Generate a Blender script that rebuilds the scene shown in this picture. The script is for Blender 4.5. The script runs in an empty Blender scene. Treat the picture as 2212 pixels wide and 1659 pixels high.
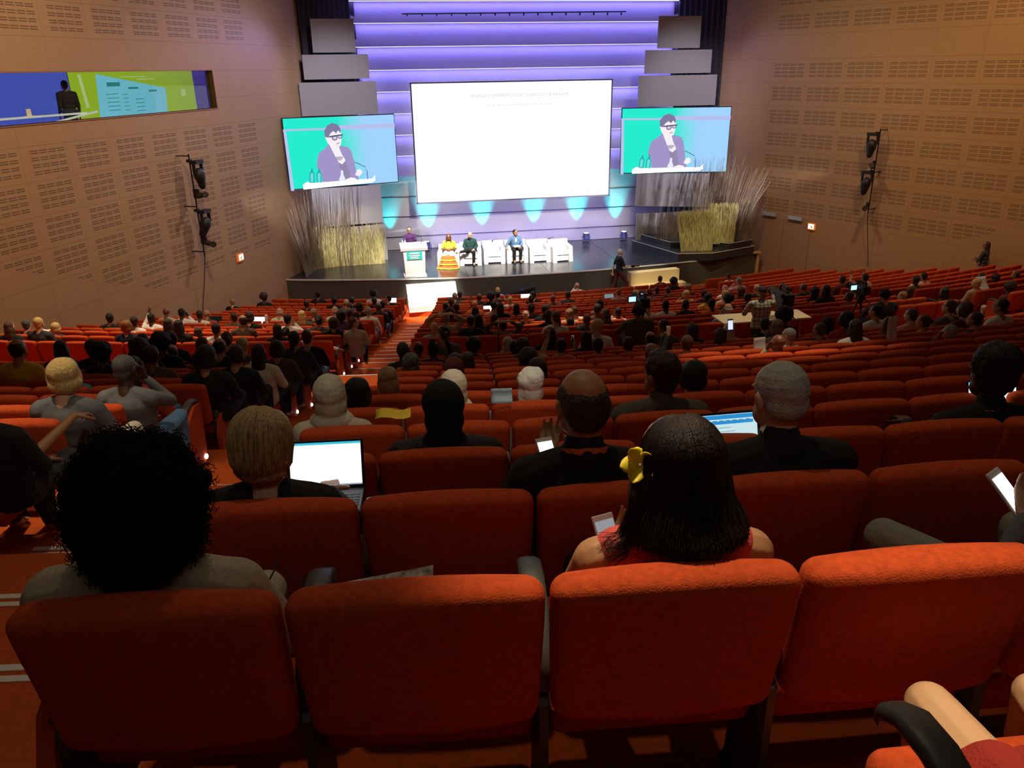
import bpy, bmesh, math, random
import numpy as np
from mathutils import Vector, Matrix, Euler, noise
PI = math.pi
sc = bpy.context.scene
COL = sc.collection
rnd = random.Random(7)

# ---------------------------------------------------------------- camera, world, exposure
CAMP = Vector((-6.5, 0.0, 0.0))
def cam_basis(pitch, yaw, roll):
    cp, sp = math.cos(pitch), math.sin(pitch)
    F = Vector((math.sin(yaw)*cp, math.cos(yaw)*cp, -sp))
    R = Vector((math.cos(yaw), -math.sin(yaw), 0))
    U = R.cross(F)
    return F, math.cos(roll)*R - math.sin(roll)*U, math.sin(roll)*R + math.cos(roll)*U
F_, R_, U_ = cam_basis(math.radians(21.91), math.radians(10.15), math.radians(.91))
cd = bpy.data.cameras.new('camera'); cam = bpy.data.objects.new('camera', cd); COL.objects.link(cam)
cd.sensor_width = 36; cd.lens = 1700/2212*36; cd.clip_start = .05; cd.clip_end = 200
M = Matrix((R_, U_, -F_)).transposed().to_4x4(); M.translation = CAMP
cam.matrix_world = M
sc.camera = cam
w = bpy.data.worlds.new('world'); sc.world = w; w.use_nodes = True
w.node_tree.nodes['Background'].inputs[0].default_value = (.004, .003, .003, 1)
sc.view_settings.view_transform = 'Standard'; sc.view_settings.look = 'None'
sc.view_settings.exposure = 0.0; sc.view_settings.gamma = 1; sc.view_settings.use_curve_mapping = False
sc.cycles.max_bounces = 5; sc.cycles.diffuse_bounces = 3; sc.cycles.glossy_bounces = 2
sc.cycles.transmission_bounces = 3; sc.cycles.transparent_max_bounces = 4
sc.cycles.sample_clamp_indirect = 4; sc.cycles.caustics_reflective = False; sc.cycles.caustics_refractive = False

def spot(name, loc, target, energy, color, size=60, blend=.6, radius=.12):
    l = bpy.data.lights.new(name, 'SPOT'); l.energy = energy; l.color = color
    l.spot_size = math.radians(size); l.spot_blend = blend; l.shadow_soft_size = radius
    o = bpy.data.objects.new(name, l); COL.objects.link(o); o.location = loc
    o.rotation_euler = (Vector(target)-Vector(loc)).to_track_quat('-Z', 'Y').to_euler()
    return o
def area(name, loc, target, energy, color, sx, sy, spread=180):
    l = bpy.data.lights.new(name, 'AREA'); l.energy = energy; l.color = color
    l.shape = 'RECTANGLE'; l.size = sx; l.size_y = sy; l.spread = math.radians(spread)
    o = bpy.data.objects.new(name, l); COL.objects.link(o); o.location = loc
    o.rotation_euler = (Vector(target)-Vector(loc)).to_track_quat('-Z', 'Y').to_euler()
    return o
WARM = (1, .80, .54); WHITE = (1, .93, .82)
# house lights: ceiling downlights whose beams fall on parts of the seating
for (x, y, z), e, size, tx, ty in [
    ((-5.75, 3.7, 4.6), 1500, 10.5, -6.06, -.11), ((-9.2, 5.3, 5.2), 1500, 19, -9.4, 5.9), ((-5.4, 4.9, 5.4), 330, 15, -5.5, 5.3),
    ((-2.0, 9.2, 5.4), 900, 24, -1.6, 8.4), ((-2.4, 18.5, 5.4), 5200, 17, -2.3, 16.4), ((-12, 18, 5.4), 2700, 34, -11.9, 16.2),
    ((-8.8, 20, 5.4), 2300, 28, -8.9, 17.2), ((2.6, 22, 5.4), 1100, 30, 2.0, 19.0), ((6.6, 17, 5.4), 650, 34, 6.6, 16),
    ((-3, 25, 5.4), 1500, 40, -3.2, 22.6), ((5.5, 24, 5.4), 650, 40, 5.0, 22.4), ((-4.9, 25, 5.4), 6500, 13, -4.7, 26.9),
    ((6, 12, 5.4), 1100, 40, 6, 12.5), ((-6.8, 12.6, 5.4), 2800, 16, -7.0, 13.4), ((1.0, 13.4, 5.4), 1300, 16, .9, 13.3), ((-7, 9.0, 5.4), 260, 26, -6.3, 7.6), ((-5.3, 1.3, 4), 1250, 9, -5.22, 1.10), ((-6, 5.8, 5.4), 260, 72, -6, 4.6), ((-8.2, 6.6, 5.4), 620, 12, -8.1, 6.5), ((-1.6, 8.6, 5.4), 1500, 15, -2.2, 7.9), ((-11, 9, 5.4), 500, 30, -10.5, 6)]:
    spot('house_light', (x, y, z), (tx, ty, -5), e, WARM, size, .7, .1)
# soft fill areas added under the ceiling to lift the hall's overall light
area('ceiling_fill_light', (-3, 8, 5.6), (-3, 8.4, -5), 26, (1, .62, .36), 16, 12)
area('ceiling_fill_light', (-6, -1.5, 5.4), (-6, 5, -2), 30, (1, .84, .64), 5, 1.5)
for t, e, sz in (((-5.85, 4.3, -1.6), 520, 9), ((-6.75, 3.9, -1.6), 330, 8), ((-8.9, 5.6, -2.0), 420, 13), ((-7.0, 2.6, -1.0), 60, 8), ((-5.1, 2.4, -1.0), 80, 7)): spot('house_light', (-6.2, -1.2, 5.6), t, e, (1, .88, .68), sz, .8, .1)  # spots added above and behind the camera to brighten single heads
area('ceiling_fill_light', (0, 20, 5.6), (0, 20.2, -5), 270, (1, .70, .46), 20, 8)
# wall washers
spot('wall_washer', (-7.5, 15, 5.2), (-14.8, 20.5, -3.5), 2900, (1, .70, .42), 100, 1, .3)
spot('wall_washer', (7, 17, 5.2), (13.5, 22, -3), 2300, (1, .62, .30), 95, 1, .3)
spot('wall_washer', (3, 24, 5.2), (10.2, 28, -4), 1250, (1, .78, .55), 80, 1, .3)
spot('wall_washer', (-3, 24, 5.2), (-10.2, 27.5, -3), 1900, (1, .82, .86), 80, 1, .3)
# stage key lights from the front truss
for x, tx, e in ((-5, -4.9, 15000), (-2.5, -3.0, 19000), (0, -.3, 19000), (1.5, .9, 12000)):
    spot('stage_key_light', (x, 21.5, 4.8), (tx, 30.0, -6.6), e, WHITE, 15, .6, .15)
spot('stage_key_light', (-6.5, 22, 4.8), (-7.0, 31.2, -6.8), 4600, (1, .88, .46), 17, .9, .15)
spot('stage_key_light', (4.5, 22, 4.8), (6.2, 29.2, -6.3), 2900, (1, .87, .48), 15, .9, .15)
spot('stage_key_light', (-3, 29.2, -1.6), (-3, 33.3, -6.9), 1300, (1, .93, .66), 60, .6, .15); spot('stage_key_light', (2.4, 29.2, -1.6), (2.2, 33.3, -6.9), 1300, (1, .93, .66), 60, .6, .15)
spot('walking_man_fill', (3.2, 20, 4.8), (2.7, 27.6, -7), 1500, WHITE, 12, .6, .1); spot('steps_light', (-4.0, 22, 4.8), (-4.4, 27.6, -7.7), 16000, WHITE, 11, .5, .1); spot('steps_light', (4.2, 22, 4.8), (4.0, 27.5, -7.6), 6000, (1, .85, .6), 10, .6, .1)  # first spot added as fill on the walking man
spot('stage_front_wash', (-1, 20, 4.8), (-1.5, 27.9, -7.6), 2300, WHITE, 45, .8, .15)
spot('stage_panel_light', (-4.5, 22, 4.8), (-7.4, 31.5, -1.4), 2900, (.86, .84, 1), 30, .9, .2)
spot('stage_panel_light', (4.5, 22, 4.8), (6.4, 31.5, -1.6), 2900, (.86, .82, 1), 32, .9, .2)
spot('pole_light', (-10.9, 25.6, -3.5), (-7.0, 31.5, -5.2), 2600, (.95, .90, 1), 40, .9, .1); spot('pole_light', (10.6, 26.0, -3.5), (6.4, 31.4, -4.8), 2800, (.95, .88, .95), 42, .9, .1)
spot('violet_side_wash', (-6.2, 31.8, 1.5), (-10.6, 26.5, -1.5), 1500, (.42, .34, 1), 70, 1, .3); spot('violet_side_wash', (5.6, 31.0, 1.5), (9.3, 29.3, -1.5), 260, (.42, .30, 1), 80, 1, .3)

# ---------------------------------------------------------------- helpers
class MB:
    def __init__(s): s.v = []; s.f = []
    def add(s, vs, fs):
        n = len(s.v); s.v += [tuple(v) for v in vs]; s.f += [tuple(i+n for i in f) for f in fs]; return s
    def box(s, c, d, rot=None):
        vs = [Vector((x*d[0]/2, y*d[1]/2, z*d[2]/2)) for x in (-1, 1) for y in (-1, 1) for z in (-1, 1)]
        if rot: vs = [Euler(rot).to_matrix() @ v for v in vs]
        return s.add([v+Vector(c) for v in vs], [(0,1,3,2),(4,6,7,5),(0,4,5,1),(2,3,7,6),(0,2,6,4),(1,5,7,3)])
    def tube(s, pts, r, seg=8, cap=True):
        pts = [Vector(p) for p in pts]; n = len(pts); rs = r if isinstance(r, (list, tuple)) else [r]*n
        rings = []; up = None
        for i, p in enumerate(pts):
            d = (pts[min(i+1, n-1)]-pts[max(i-1, 0)]).normalized()
            if up is None: up = Vector((0,0,1)) if abs(d.z) < .9 else Vector((1,0,0))
            a = d.cross(up).normalized(); b = a.cross(d).normalized(); up = b
            rings.append([p+(a*math.cos(2*PI*k/seg)+b*math.sin(2*PI*k/seg))*rs[i] for k in range(seg)])
        vs = [v for q in rings for v in q]; fs = []
        for i in range(n-1):
            for k in range(seg): fs.append((i*seg+k, i*seg+(k+1)%seg, (i+1)*seg+(k+1)%seg, (i+1)*seg+k))
        if cap: fs += [tuple(reversed(range(seg))), tuple((n-1)*seg+k for k in range(seg))]
        return s.add(vs, fs)
    def lathe(s, prof, c=(0,0,0), seg=20, axis='z'):
        vs = []; fs = []; m = len(prof)
        for r, h in prof:
            for k in range(seg):
                a = 2*PI*k/seg; x, y = r*math.cos(a), r*math.sin(a)
                vs.append({'z': (x,y,h), 'y': (x,h,y), 'x': (h,x,y)}[axis])
        vs = [Vector(v)+Vector(c) for v in vs]
        for i in range(m-1):
            for k in range(seg): fs.append((i*seg+k, i*seg+(k+1)%seg, (i+1)*seg+(k+1)%seg, (i+1)*seg+k))
        fs += [tuple(reversed(range(seg))), tuple((m-1)*seg+k for k in range(seg))]
        return s.add(vs, fs)
    def ell(s, c, r, rot=None, seg=14, rings=9):
        m = Euler(rot).to_matrix() if isinstance(rot, tuple) else rot
        vs = []; fs = []
        for i in range(1, rings):
            ph = PI*i/rings
            for k in range(seg):
                a = 2*PI*k/seg; vs.append(Vector((r[0]*math.sin(ph)*math.cos(a), r[1]*math.sin(ph)*math.sin(a), r[2]*math.cos(ph))))
        vs += [Vector((0,0,r[2])), Vector((0,0,-r[2]))]; t = len(vs)-2
        for i in range(rings-2):
            for k in range(seg): fs.append((i*seg+k, (i+1)*seg+k, (i+1)*seg+(k+1)%seg, i*seg+(k+1)%seg))
        for k in range(seg):
            fs.append((t, k, (k+1)%seg)); fs.append((t+1, (rings-2)*seg+(k+1)%seg, (rings-2)*seg+k))
        if m is not None: vs = [m @ v for v in vs]
        return s.add([v+Vector(c) for v in vs], fs)
    def caps(s, p0, r0, p1, r1, seg=10, flat=None):
        """tapered capsule; flat=(axis vector, factor) squashes its section"""
        p0, p1 = Vector(p0), Vector(p1); d = (p1-p0); L = d.length; d = d.normalized() if L > 1e-6 else Vector((0,0,1))
        up = Vector((0,0,1)) if abs(d.z) < .9 else Vector((1,0,0)); a = d.cross(up).normalized(); b = a.cross(d)
        st = [(-math.cos(t)*r0, math.sin(t)*r0) for t in (.25, .7, 1.15, PI/2)] + [(L+math.sin(t)*r1, math.cos(t)*r1) for t in (0, .42, .87, 1.32)]
        vs = []; fs = []
        for h, r in st:
            for k in range(seg):
                o = (a*math.cos(2*PI*k/seg)+b*math.sin(2*PI*k/seg))*r
                if flat: o = o - flat[0]*(o.dot(flat[0]))*(1-flat[1])
                vs.append(p0+d*h+o)
        for i in range(len(st)-1):
            for k in range(seg): fs.append((i*seg+k, i*seg+(k+1)%seg, (i+1)*seg+(k+1)%seg, (i+1)*seg+k))
        fs += [tuple(reversed(range(seg))), tuple((len(st)-1)*seg+k for k in range(seg))]
        return s.add(vs, fs)
    def prism(s, poly, depth, axis='y', c=(0,0,0)):
        n = len(poly); vs = []
        for t in (-depth/2, depth/2):
            for (u, v) in poly: vs.append(Vector({'y': (u,t,v), 'x': (t,u,v), 'z': (u,v,t)}[axis])+Vector(c))
        return s.add(vs, [tuple(reversed(range(n))), tuple(range(n, 2*n))]+[(i, (i+1)%n, n+(i+1)%n, n+i) for i in range(n)])
    def mesh(s, name='mesh', smooth=False):
        me = bpy.data.meshes.new(name); me.from_pydata(s.v, [], s.f); me.update()
        bm = bmesh.new(); bm.from_mesh(me); bmesh.ops.recalc_face_normals(bm, faces=bm.faces); bm.to_mesh(me); bm.free()
        if smooth: me.shade_smooth()
        return me
def obj(name, me, mt=None, parent=None, loc=None, rot=None, smooth=False):
    if isinstance(me, MB): me = me.mesh(name, smooth)
    o = bpy.data.objects.new(name, me); COL.objects.link(o)
    if mt is not None:
        if me.materials: o.material_slots[0].link = 'OBJECT'; o.material_slots[0].material = mt
        else: me.materials.append(mt)
    if parent: o.parent = parent
    if loc is not None: o.location = loc
    if rot is not None: o.rotation_euler = rot
    return o
def tag(o, label=None, cat=None, group=None, kind=None):
    if label: o['label'] = label
    if cat: o['category'] = cat
    if group: o['group'] = group
    if kind: o['kind'] = kind
    return o
def empty(name, loc=(0,0,0), rz=0):
    o = bpy.data.objects.new(name, None); COL.objects.link(o); o.location = loc; o.rotation_euler = (0,0,rz)
    o.empty_display_size = .1; return o
def struct(o): o['kind'] = 'structure'; return o
def copy_tree(o, parent=None):
    c = o.copy(); COL.objects.link(c); c.parent = parent
    for ch in list(o.children): copy_tree(ch, c)
    return c
def remesh(mb, voxel, smooth=2, disp=None, name='mesh'):
    """one continuous surface grown over overlapping closed shapes"""
    me = mb.mesh('tmp'); o = bpy.data.objects.new('tmp', me); COL.objects.link(o)
    m = o.modifiers.new('r', 'REMESH'); m.mode = 'VOXEL'; m.voxel_size = voxel
    if smooth: m2 = o.modifiers.new('s', 'SMOOTH'); m2.iterations = smooth; m2.factor = .6
    dg = bpy.context.evaluated_depsgraph_get()
    r = bpy.data.meshes.new_from_object(o.evaluated_get(dg)); r.name = name
    bpy.data.objects.remove(o); bpy.data.meshes.remove(me)
    if disp:
        ns = [v.normal.copy() for v in r.vertices]
        for v, n in zip(r.vertices, ns): v.co += n*disp(v.co)
    r.materials.clear(); r.shade_smooth(); r.update()
    return r

# ---------------------------------------------------------------- materials
MATS = {}
def mat(name, col=(.5,.5,.5), rough=.7, metal=0, spec=.3, emit=None, es=1, bump=0, bscale=60, var=0, vscale=8, sheen=0, stretch=None):
    if name in MATS: return MATS[name]
    m = bpy.data.materials.new(name); m.use_nodes = True; nt = m.node_tree; b = nt.nodes['Principled BSDF']
    b.inputs['Base Color'].default_value = (*col, 1); b.inputs['Roughness'].default_value = rough
    b.inputs['Metallic'].default_value = metal; b.inputs['Specular IOR Level'].default_value = spec
    if sheen: b.inputs['Sheen Weight'].default_value = sheen; b.inputs['Sheen Tint'].default_value = (*col, 1)
    if emit: b.inputs['Emission Color'].default_value = (*emit, 1); b.inputs['Emission Strength'].default_value = es
    tc = None
    if bump or var:
        tc = nt.nodes.new('ShaderNodeTexCoord'); mp = nt.nodes.new('ShaderNodeMapping'); nt.links.new(tc.outputs['Object'], mp.inputs[0])
        if stretch: mp.inputs['Scale'].default_value = stretch
    if bump:
        n = nt.nodes.new('ShaderNodeTexNoise'); n.inputs['Scale'].default_value = bscale; n.inputs['Detail'].default_value = 3
        nt.links.new(mp.outputs[0], n.inputs['Vector']); bp = nt.nodes.new('ShaderNodeBump'); bp.inputs['Strength'].default_value = bump
        bp.inputs['Distance'].default_value = .01
        nt.links.new(n.outputs['Fac'], bp.inputs['Height']); nt.links.new(bp.outputs[0], b.inputs['Normal'])
    if var:
        n = nt.nodes.new('ShaderNodeTexNoise'); n.inputs['Scale'].default_value = vscale; n.inputs['Detail'].default_value = 4
        nt.links.new(mp.outputs[0], n.inputs['Vector']); mx = nt.nodes.new('ShaderNodeMixRGB')
        mx.inputs[1].default_value = (*[c*(1-var) for c in col], 1); mx.inputs[2].default_value = (*[min(1, c*(1+var)) for c in col], 1)
        cr = nt.nodes.new('ShaderNodeMapRange'); cr.inputs[1].default_value = .3; cr.inputs[2].default_value = .7
        nt.links.new(n.outputs['Fac'], cr.inputs[0]); nt.links.new(cr.outputs[0], mx.inputs[0]); nt.links.new(mx.outputs[0], b.inputs['Base Color'])
    MATS[name] = m; return m
FABRIC = mat('red_seat_fabric', (.50, .070, .018), .9, 0, .1, bump=.35, bscale=220, var=.16, vscale=55, sheen=.08)
CARPET = mat('orange_carpet', (.55, .10, .022), .95, 0, .05, bump=.4, bscale=300, var=.12, vscale=40)
GREY = mat('grey_armrest_plastic', (.055, .062, .060), .42, 0, .5, bump=.1, bscale=90)
DARK = mat('black_paint', (.012, .012, .014), .5, 0, .4)
BLACKM = mat('black_matte_cloth', (.012, .012, .015), .9)
METAL = mat('brushed_metal', (.4, .4, .42), .35, 1, .5)
WHITEP = mat('white_laminate', (.85, .85, .86), .5)
PAPER = mat('white_paper', (.85, .83, .78), .8)
# ---------------------------------------------------------------- the hall: stepped floor, walls, ceiling
YC = 60.8
RU = [59.693-.85*k for k in range(13)]; ZU = [-(1.07+.259*k)-.95 for k in range(13)]
RL = [46.78-.85*k for k in range(15)]
ZL = [-5.73,-5.90,-6.08,-6.29,-6.5,-6.7,-6.9,-7.08,-7.29,-7.46,-7.65,-7.83,-8.0,-8.14,-8.24]
ZC = -5.39; ZF = -8.06; ZS = -7.1
def P(r, th, z): return Vector((r*math.sin(th), YC-r*math.cos(th), z))
def sector(mb, r0, r1, z0, z1, t0, t1, n):
    """solid ring segment between radii r0<r1, heights z0<z1"""
    vs = []; fs = []
    for i in range(n+1):
        t = t0+(t1-t0)*i/n
        vs += [P(r0,t,z0), P(r1,t,z0), P(r1,t,z1), P(r0,t,z1)]
    for i in range(n):
        a = i*4; b = a+4
        for j in range(4): fs.append((a+j, a+(j+1)%4, b+(j+1)%4, b+j))
    fs += [(0,1,2,3), (n*4+3, n*4+2, n*4+1, n*4)]
    mb.add(vs, fs)
fl = MB()
TM = .46
for j in range(1, 4): sector(fl, RU[0]+.05+.85*(j-1), RU[0]+.05+.85*j, -9.5, ZU[0]+.259*j, -.42, .42, 24)
for k in range(13): sector(fl, RU[k]-.80, RU[k]+.05, -9.5, ZU[k], -TM, TM, 26)
sector(fl, 47.03, RU[12]-.80, -9.5, ZC, -TM, TM, 26)
for k in range(15): sector(fl, 47.03-.85*(k+1)-(.38 if k == 14 else 0), 47.03-.85*k, -9.5, ZL[k], -TM, TM, 26)
sector(fl, 27.0, 33.9, -9.5, ZF, -TM, TM, 26)
struct(obj('floor', fl, CARPET))
# half steps and white nosings of the four aisles
AIS = [(-.155, -.1225), (.1225, .155)]
WS = mat('white_nosing', (.75, .73, .68), .6); DS = mat('dark_nosing_rubber', (.03, .03, .03), .6)
nn = 0
def nosing(r, z, t0, t1, double=False):
    global nn
    nn += 1; m = MB()
    sector(m, r-.002, r+.035, z-.03, z+.006, t0, t1, 3)
    if double: sector(m, r+.065, r+.10, z-.01, z+.006, t0, t1, 3)
    struct(obj('trim_%d' % nn, m, WS))
for t0, t1 in AIS:
    m = MB()
    for k in range(-1, 13):
        r = RU[0]+.05-.85*k; zt = -(1.07+.259*k)-.95
        sector(m, r-.002, r+.38, zt-.02, zt+.13, t0, t1, 3)
        nosing(r-.002, zt+.13, t0, t1, True); nosing(r-.85+.38-.0+.0, zt, t0, t1, True) if k >= 0 else None
    sector(m, RU[12]-.80, RU[12]-.44, ZC-.02, ZC+.13, t0, t1, 3)
    for k in range(15): nosing(47.03-.85*k, ([ZC]+ZL)[k], t0, t1)
    struct(obj('floor_aisle_steps', m, CARPET))
# walls
HA = math.radians(24.66)
def wall_nodes(name, base, u0, pu, wu, pz, hz_, z00, g0, g1):
    m = bpy.data.materials.new(name); m.use_nodes = True; nt = m.node_tree; N = nt.nodes; L = nt.links; b = N['Principled BSDF']
    tc = N.new('ShaderNodeTexCoord'); sp = N.new('ShaderNodeSeparateXYZ'); L.new(tc.outputs['Object'], sp.inputs[0])
    def mt(op, a, c=None, d=None):
        n = N.new('ShaderNodeMath'); n.operation = op
        for i, x in enumerate((a, c, d)):
            if x is None: continue
            if isinstance(x, (int, float)): n.inputs[i].default_value = x
            else: L.new(x, n.inputs[i])
        return n.outputs[0]
    def band(x, lo, hi): return mt('MULTIPLY', mt('GREATER_THAN', x, lo), mt('LESS_THAN', x, hi))
    u, z = sp.outputs['X'], sp.outputs['Z']
    cu = mt('FRACT', mt('DIVIDE', mt('SUBTRACT', u, u0), pu)); cz = mt('FRACT', mt('DIVIDE', mt('SUBTRACT', z00, z), pz))
    a = mt('DIVIDE', cu, wu); c = mt('DIVIDE', cz, hz_)
    inside = mt('MULTIPLY', band(a, 0, 1), band(c, 0, 1))
    g = mt('MULTIPLY', band(mt('FRACT', mt('MULTIPLY', a, 4)), .07, .93), band(mt('FRACT', mt('MULTIPLY', c, 4)), .05, .82))
    ln = mt('GREATER_THAN', mt('FRACT', mt('MULTIPLY', c, 12)), .5)
    low = mt('GREATER_THAN', z, mt('ADD', -5.6, mt('MULTIPLY', .36, mt('MAXIMUM', 0.0, mt('SUBTRACT', u, 7.0)))))
    zone = mt('MULTIPLY', low, mt('GREATER_THAN', u, u0))
    gap = mt('SUBTRACT', 1.0, band(z, g0, g1))
    slot = mt('MULTIPLY', mt('MULTIPLY', inside, g), mt('MULTIPLY', ln, mt('MULTIPLY', zone, gap)))
    seamz = mt('LESS_THAN', mt('FRACT', mt('DIVIDE', mt('ADD', (1-hz_)*pz/2, mt('SUBTRACT', z00, z)), pz)), .018)
    seamu = mt('LESS_THAN', mt('FRACT', mt('DIVIDE', mt('SUBTRACT', u, u0-.09), pu)), .007)
    seam = mt('MAXIMUM', seamz, seamu)
    nz = N.new('ShaderNodeTexNoise'); nz.inputs['Scale'].default_value = 2.2; mp = N.new('ShaderNodeMapping'); mp.inputs['Scale'].default_value = (1, 1, 9)
    L.new(tc.outputs['Object'], mp.inputs[0]); L.new(mp.outputs[0], nz.inputs['Vector']); nz.inputs['Detail'].default_value = 5
    mx = N.new('ShaderNodeMixRGB'); mx.inputs[1].default_value = (*[q*.86 for q in base], 1); mx.inputs[2].default_value = (*[q*1.12 for q in base], 1)
    L.new(nz.outputs['Fac'], mx.inputs[0])
    m2 = N.new('ShaderNodeMixRGB'); m2.inputs[2].default_value = (*[q*.25 for q in base], 1); L.new(mx.outputs[0], m2.inputs[1]); L.new(mt('MULTIPLY', slot, .78), m2.inputs[0])
    m3 = N.new('ShaderNodeMixRGB'); m3.inputs[2].default_value = (*[q*.45 for q in base], 1); L.new(m2.outputs[0], m3.inputs[1]); L.new(mt('MULTIPLY', seam, .6), m3.inputs[0])
    L.new(m3.outputs[0], b.inputs['Base Color']); b.inputs['Roughness'].default_value = .6; b.inputs['Specular IOR Level'].default_value = .25
    return m
WL = wall_nodes('wood_veneer_booth_side', (.37, .235, .125), .74, 1.40, .76, .765, .80, -1.56, -1.55, .88); WR = wall_nodes('wood_veneer_door_side', (.37, .225, .105), -.50, 1.54, .885, .82, .64, 0.0, .02, 1.02)
# local wall frame: X runs from the stage corner back along the wall, Y out of the hall, Z up
P0L = Vector((-9.6, 29.3, 0)); P0R = Vector((9.3, 29.3, 0))
def wall_obj(name, mb, mt_, side):
    o = obj(name, mb, mt_)
    dx = Vector((side*math.sin(HA), -math.cos(HA), 0)); dy = Vector((side*math.cos(HA), side*0+math.sin(HA)*1, 0))
    dy = Vector((side*math.cos(HA), math.sin(HA), 0))
    m = Matrix((dx, dy, Vector((0,0,1)))).transposed().to_4x4(); m.translation = P0L if side < 0 else P0R
    o.matrix_world = m; return o
WU0, WU1, WZ0, WZ1 = 2.78, 13.6, -1.02, .05
m = MB()
for x0, x1, z0, z1 in ((-3.2, WU0, -9.3, 6), (WU0, WU1, -9.3, WZ0), (WU0, WU1, WZ1, 6), (WU1, 34, -9.3, 6)):
    m.box(((x0+x1)/2, .1, (z0+z1)/2), (x1-x0, .2, z1-z0))
struct(wall_obj('wall_left', m, WL, -1))
struct(wall_obj('wall_right', MB().box((15.4, .1, -1.65), (37.2, .2, 15.3)), WR, 1))
PLASTER = mat('dark_ceiling_plaster', (.10, .09, .085), .9)
struct(obj('wall_rear', MB().box((0, -3.2, -1.6), (54, .3, 15.4)), PLASTER))
struct(obj('ceiling', MB().box((0, 15.2, 6.1), (54, 38, .3)), PLASTER))
# control booth window in the booth-side wall
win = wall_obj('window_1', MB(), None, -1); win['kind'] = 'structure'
fm = MB(); cx = (WU0+WU1)/2; wd = WU1-WU0; cz = (WZ0+WZ1)/2; hz = WZ1-WZ0
for c, d in (((cx, .1, WZ0-.015), (wd+.08, .24, .03)), ((cx, .1, WZ1+.015), (wd+.08, .24, .03)), ((WU0-.015, .1, cz), (.03, .24, hz)), ((WU1+.015, .1, cz), (.03, .24, hz))): fm.box(c, d)
REV = mat('window_reveal_wood', (.30, .14, .06), .5, spec=.4)
obj('window_frame', fm, REV, win)
gm = bpy.data.materials.new('booth_glass'); gm.use_nodes = True; nt = gm.node_tree; nt.nodes.clear()
o_ = nt.nodes.new('ShaderNodeOutputMaterial'); mx = nt.nodes.new('ShaderNodeMixShader'); tr = nt.nodes.new('ShaderNodeBsdfTransparent'); gl = nt.nodes.new('ShaderNodeBsdfGlossy')
gl.inputs['Roughness'].default_value = .03; gl.inputs[0].default_value = (.25, .25, .25, 1); lw = nt.nodes.new('ShaderNodeFresnel'); lw.inputs[0].default_value = 1.2
nt.links.new(lw.outputs[0], mx.inputs[0]); nt.links.new(tr.outputs[0], mx.inputs[1]); nt.links.new(gl.outputs[0], mx.inputs[2]); nt.links.new(mx.outputs[0], o_.inputs[0])
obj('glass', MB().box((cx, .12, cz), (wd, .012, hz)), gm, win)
bx = MB()
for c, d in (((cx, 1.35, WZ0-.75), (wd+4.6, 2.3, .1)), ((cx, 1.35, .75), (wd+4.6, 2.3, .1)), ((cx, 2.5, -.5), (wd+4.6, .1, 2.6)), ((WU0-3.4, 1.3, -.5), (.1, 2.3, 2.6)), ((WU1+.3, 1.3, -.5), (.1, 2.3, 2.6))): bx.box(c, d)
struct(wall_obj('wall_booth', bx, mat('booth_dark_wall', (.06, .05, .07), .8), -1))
def emis(name, c, s=1): return mat(name, (0,0,0), 1, spec=0, emit=c, es=s)
def booth(name, mb, mt_, lab, cat):
    o = wall_obj(name, mb, mt_, -1); tag(o, lab, cat); return o
def on_wall(side, x, y, z):   # wall frame to world
    dx = Vector((side*math.sin(HA), -math.cos(HA), 0)); dy = Vector((side*math.cos(HA), math.sin(HA), 0))
    return (P0L if side < 0 else P0R)+dx*x+dy*y+Vector((0,0,z))
# screen reflections in the booth glass, built as glowing boards, desk edge and figure
b1 = booth('reflection_board', MB().box((5.22, .75, -.5), (5.0, .03, 1.7)), emis('lime_glow', (.27, .42, .02), .9), 'lime green glowing board standing for a reflection in the control booth glass', 'board')
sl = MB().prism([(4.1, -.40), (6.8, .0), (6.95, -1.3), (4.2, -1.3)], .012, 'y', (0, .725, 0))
s1 = obj('reflected_slide', sl, emis('pale_blue_glow', (.16, .50, .62), .9), b1)
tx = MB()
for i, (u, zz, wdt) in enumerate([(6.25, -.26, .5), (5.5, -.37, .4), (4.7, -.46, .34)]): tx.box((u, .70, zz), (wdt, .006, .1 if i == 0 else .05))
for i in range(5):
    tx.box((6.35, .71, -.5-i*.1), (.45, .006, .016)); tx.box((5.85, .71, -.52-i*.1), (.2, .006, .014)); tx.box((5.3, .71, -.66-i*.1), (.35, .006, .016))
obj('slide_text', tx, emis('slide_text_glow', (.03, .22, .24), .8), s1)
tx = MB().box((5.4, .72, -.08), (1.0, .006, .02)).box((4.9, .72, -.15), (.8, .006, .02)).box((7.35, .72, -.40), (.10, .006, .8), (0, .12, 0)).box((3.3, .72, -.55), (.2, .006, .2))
obj('reflection_mark', tx, emis('reflection_mark_glow', (.45, .6, .25), .8), b1)
booth('reflection_board', MB().box((8.75, .95, -.5), (2.4, .03, 1.7)), emis('blue_glow', (.055, .085, .42), .9), 'deep blue glowing board standing for a reflection behind the reflected figure', 'board')
booth('reflection_board', MB().box((1.2, .95, -.5), (3.1, .03, 1.7)), emis('violet_glow', (.055, .03, .28), .8), 'violet glowing board standing for a reflection at the stage end of the glass', 'board')
dk = booth('reflected_desk', MB().box((9.9, .42, -.90), (4.2, .14, .04)).box((8.2, .34, -.97), (1.5, .05, .04), (0, .12, 0)), mat('reflected_desk_white', (.6, .75, .75), .4, emit=(.5, .65, .6), es=.25), 'white desk edge standing for a reflection in the control booth window', 'desk')
booth('reflected_card', MB().box((9.55, .40, -.80), (.13, .02, .16)).box((9.55, .40, -.875), (.3, .08, .012)), PAPER, 'small white card on the reflected desk edge in the booth glass', 'card')
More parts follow.
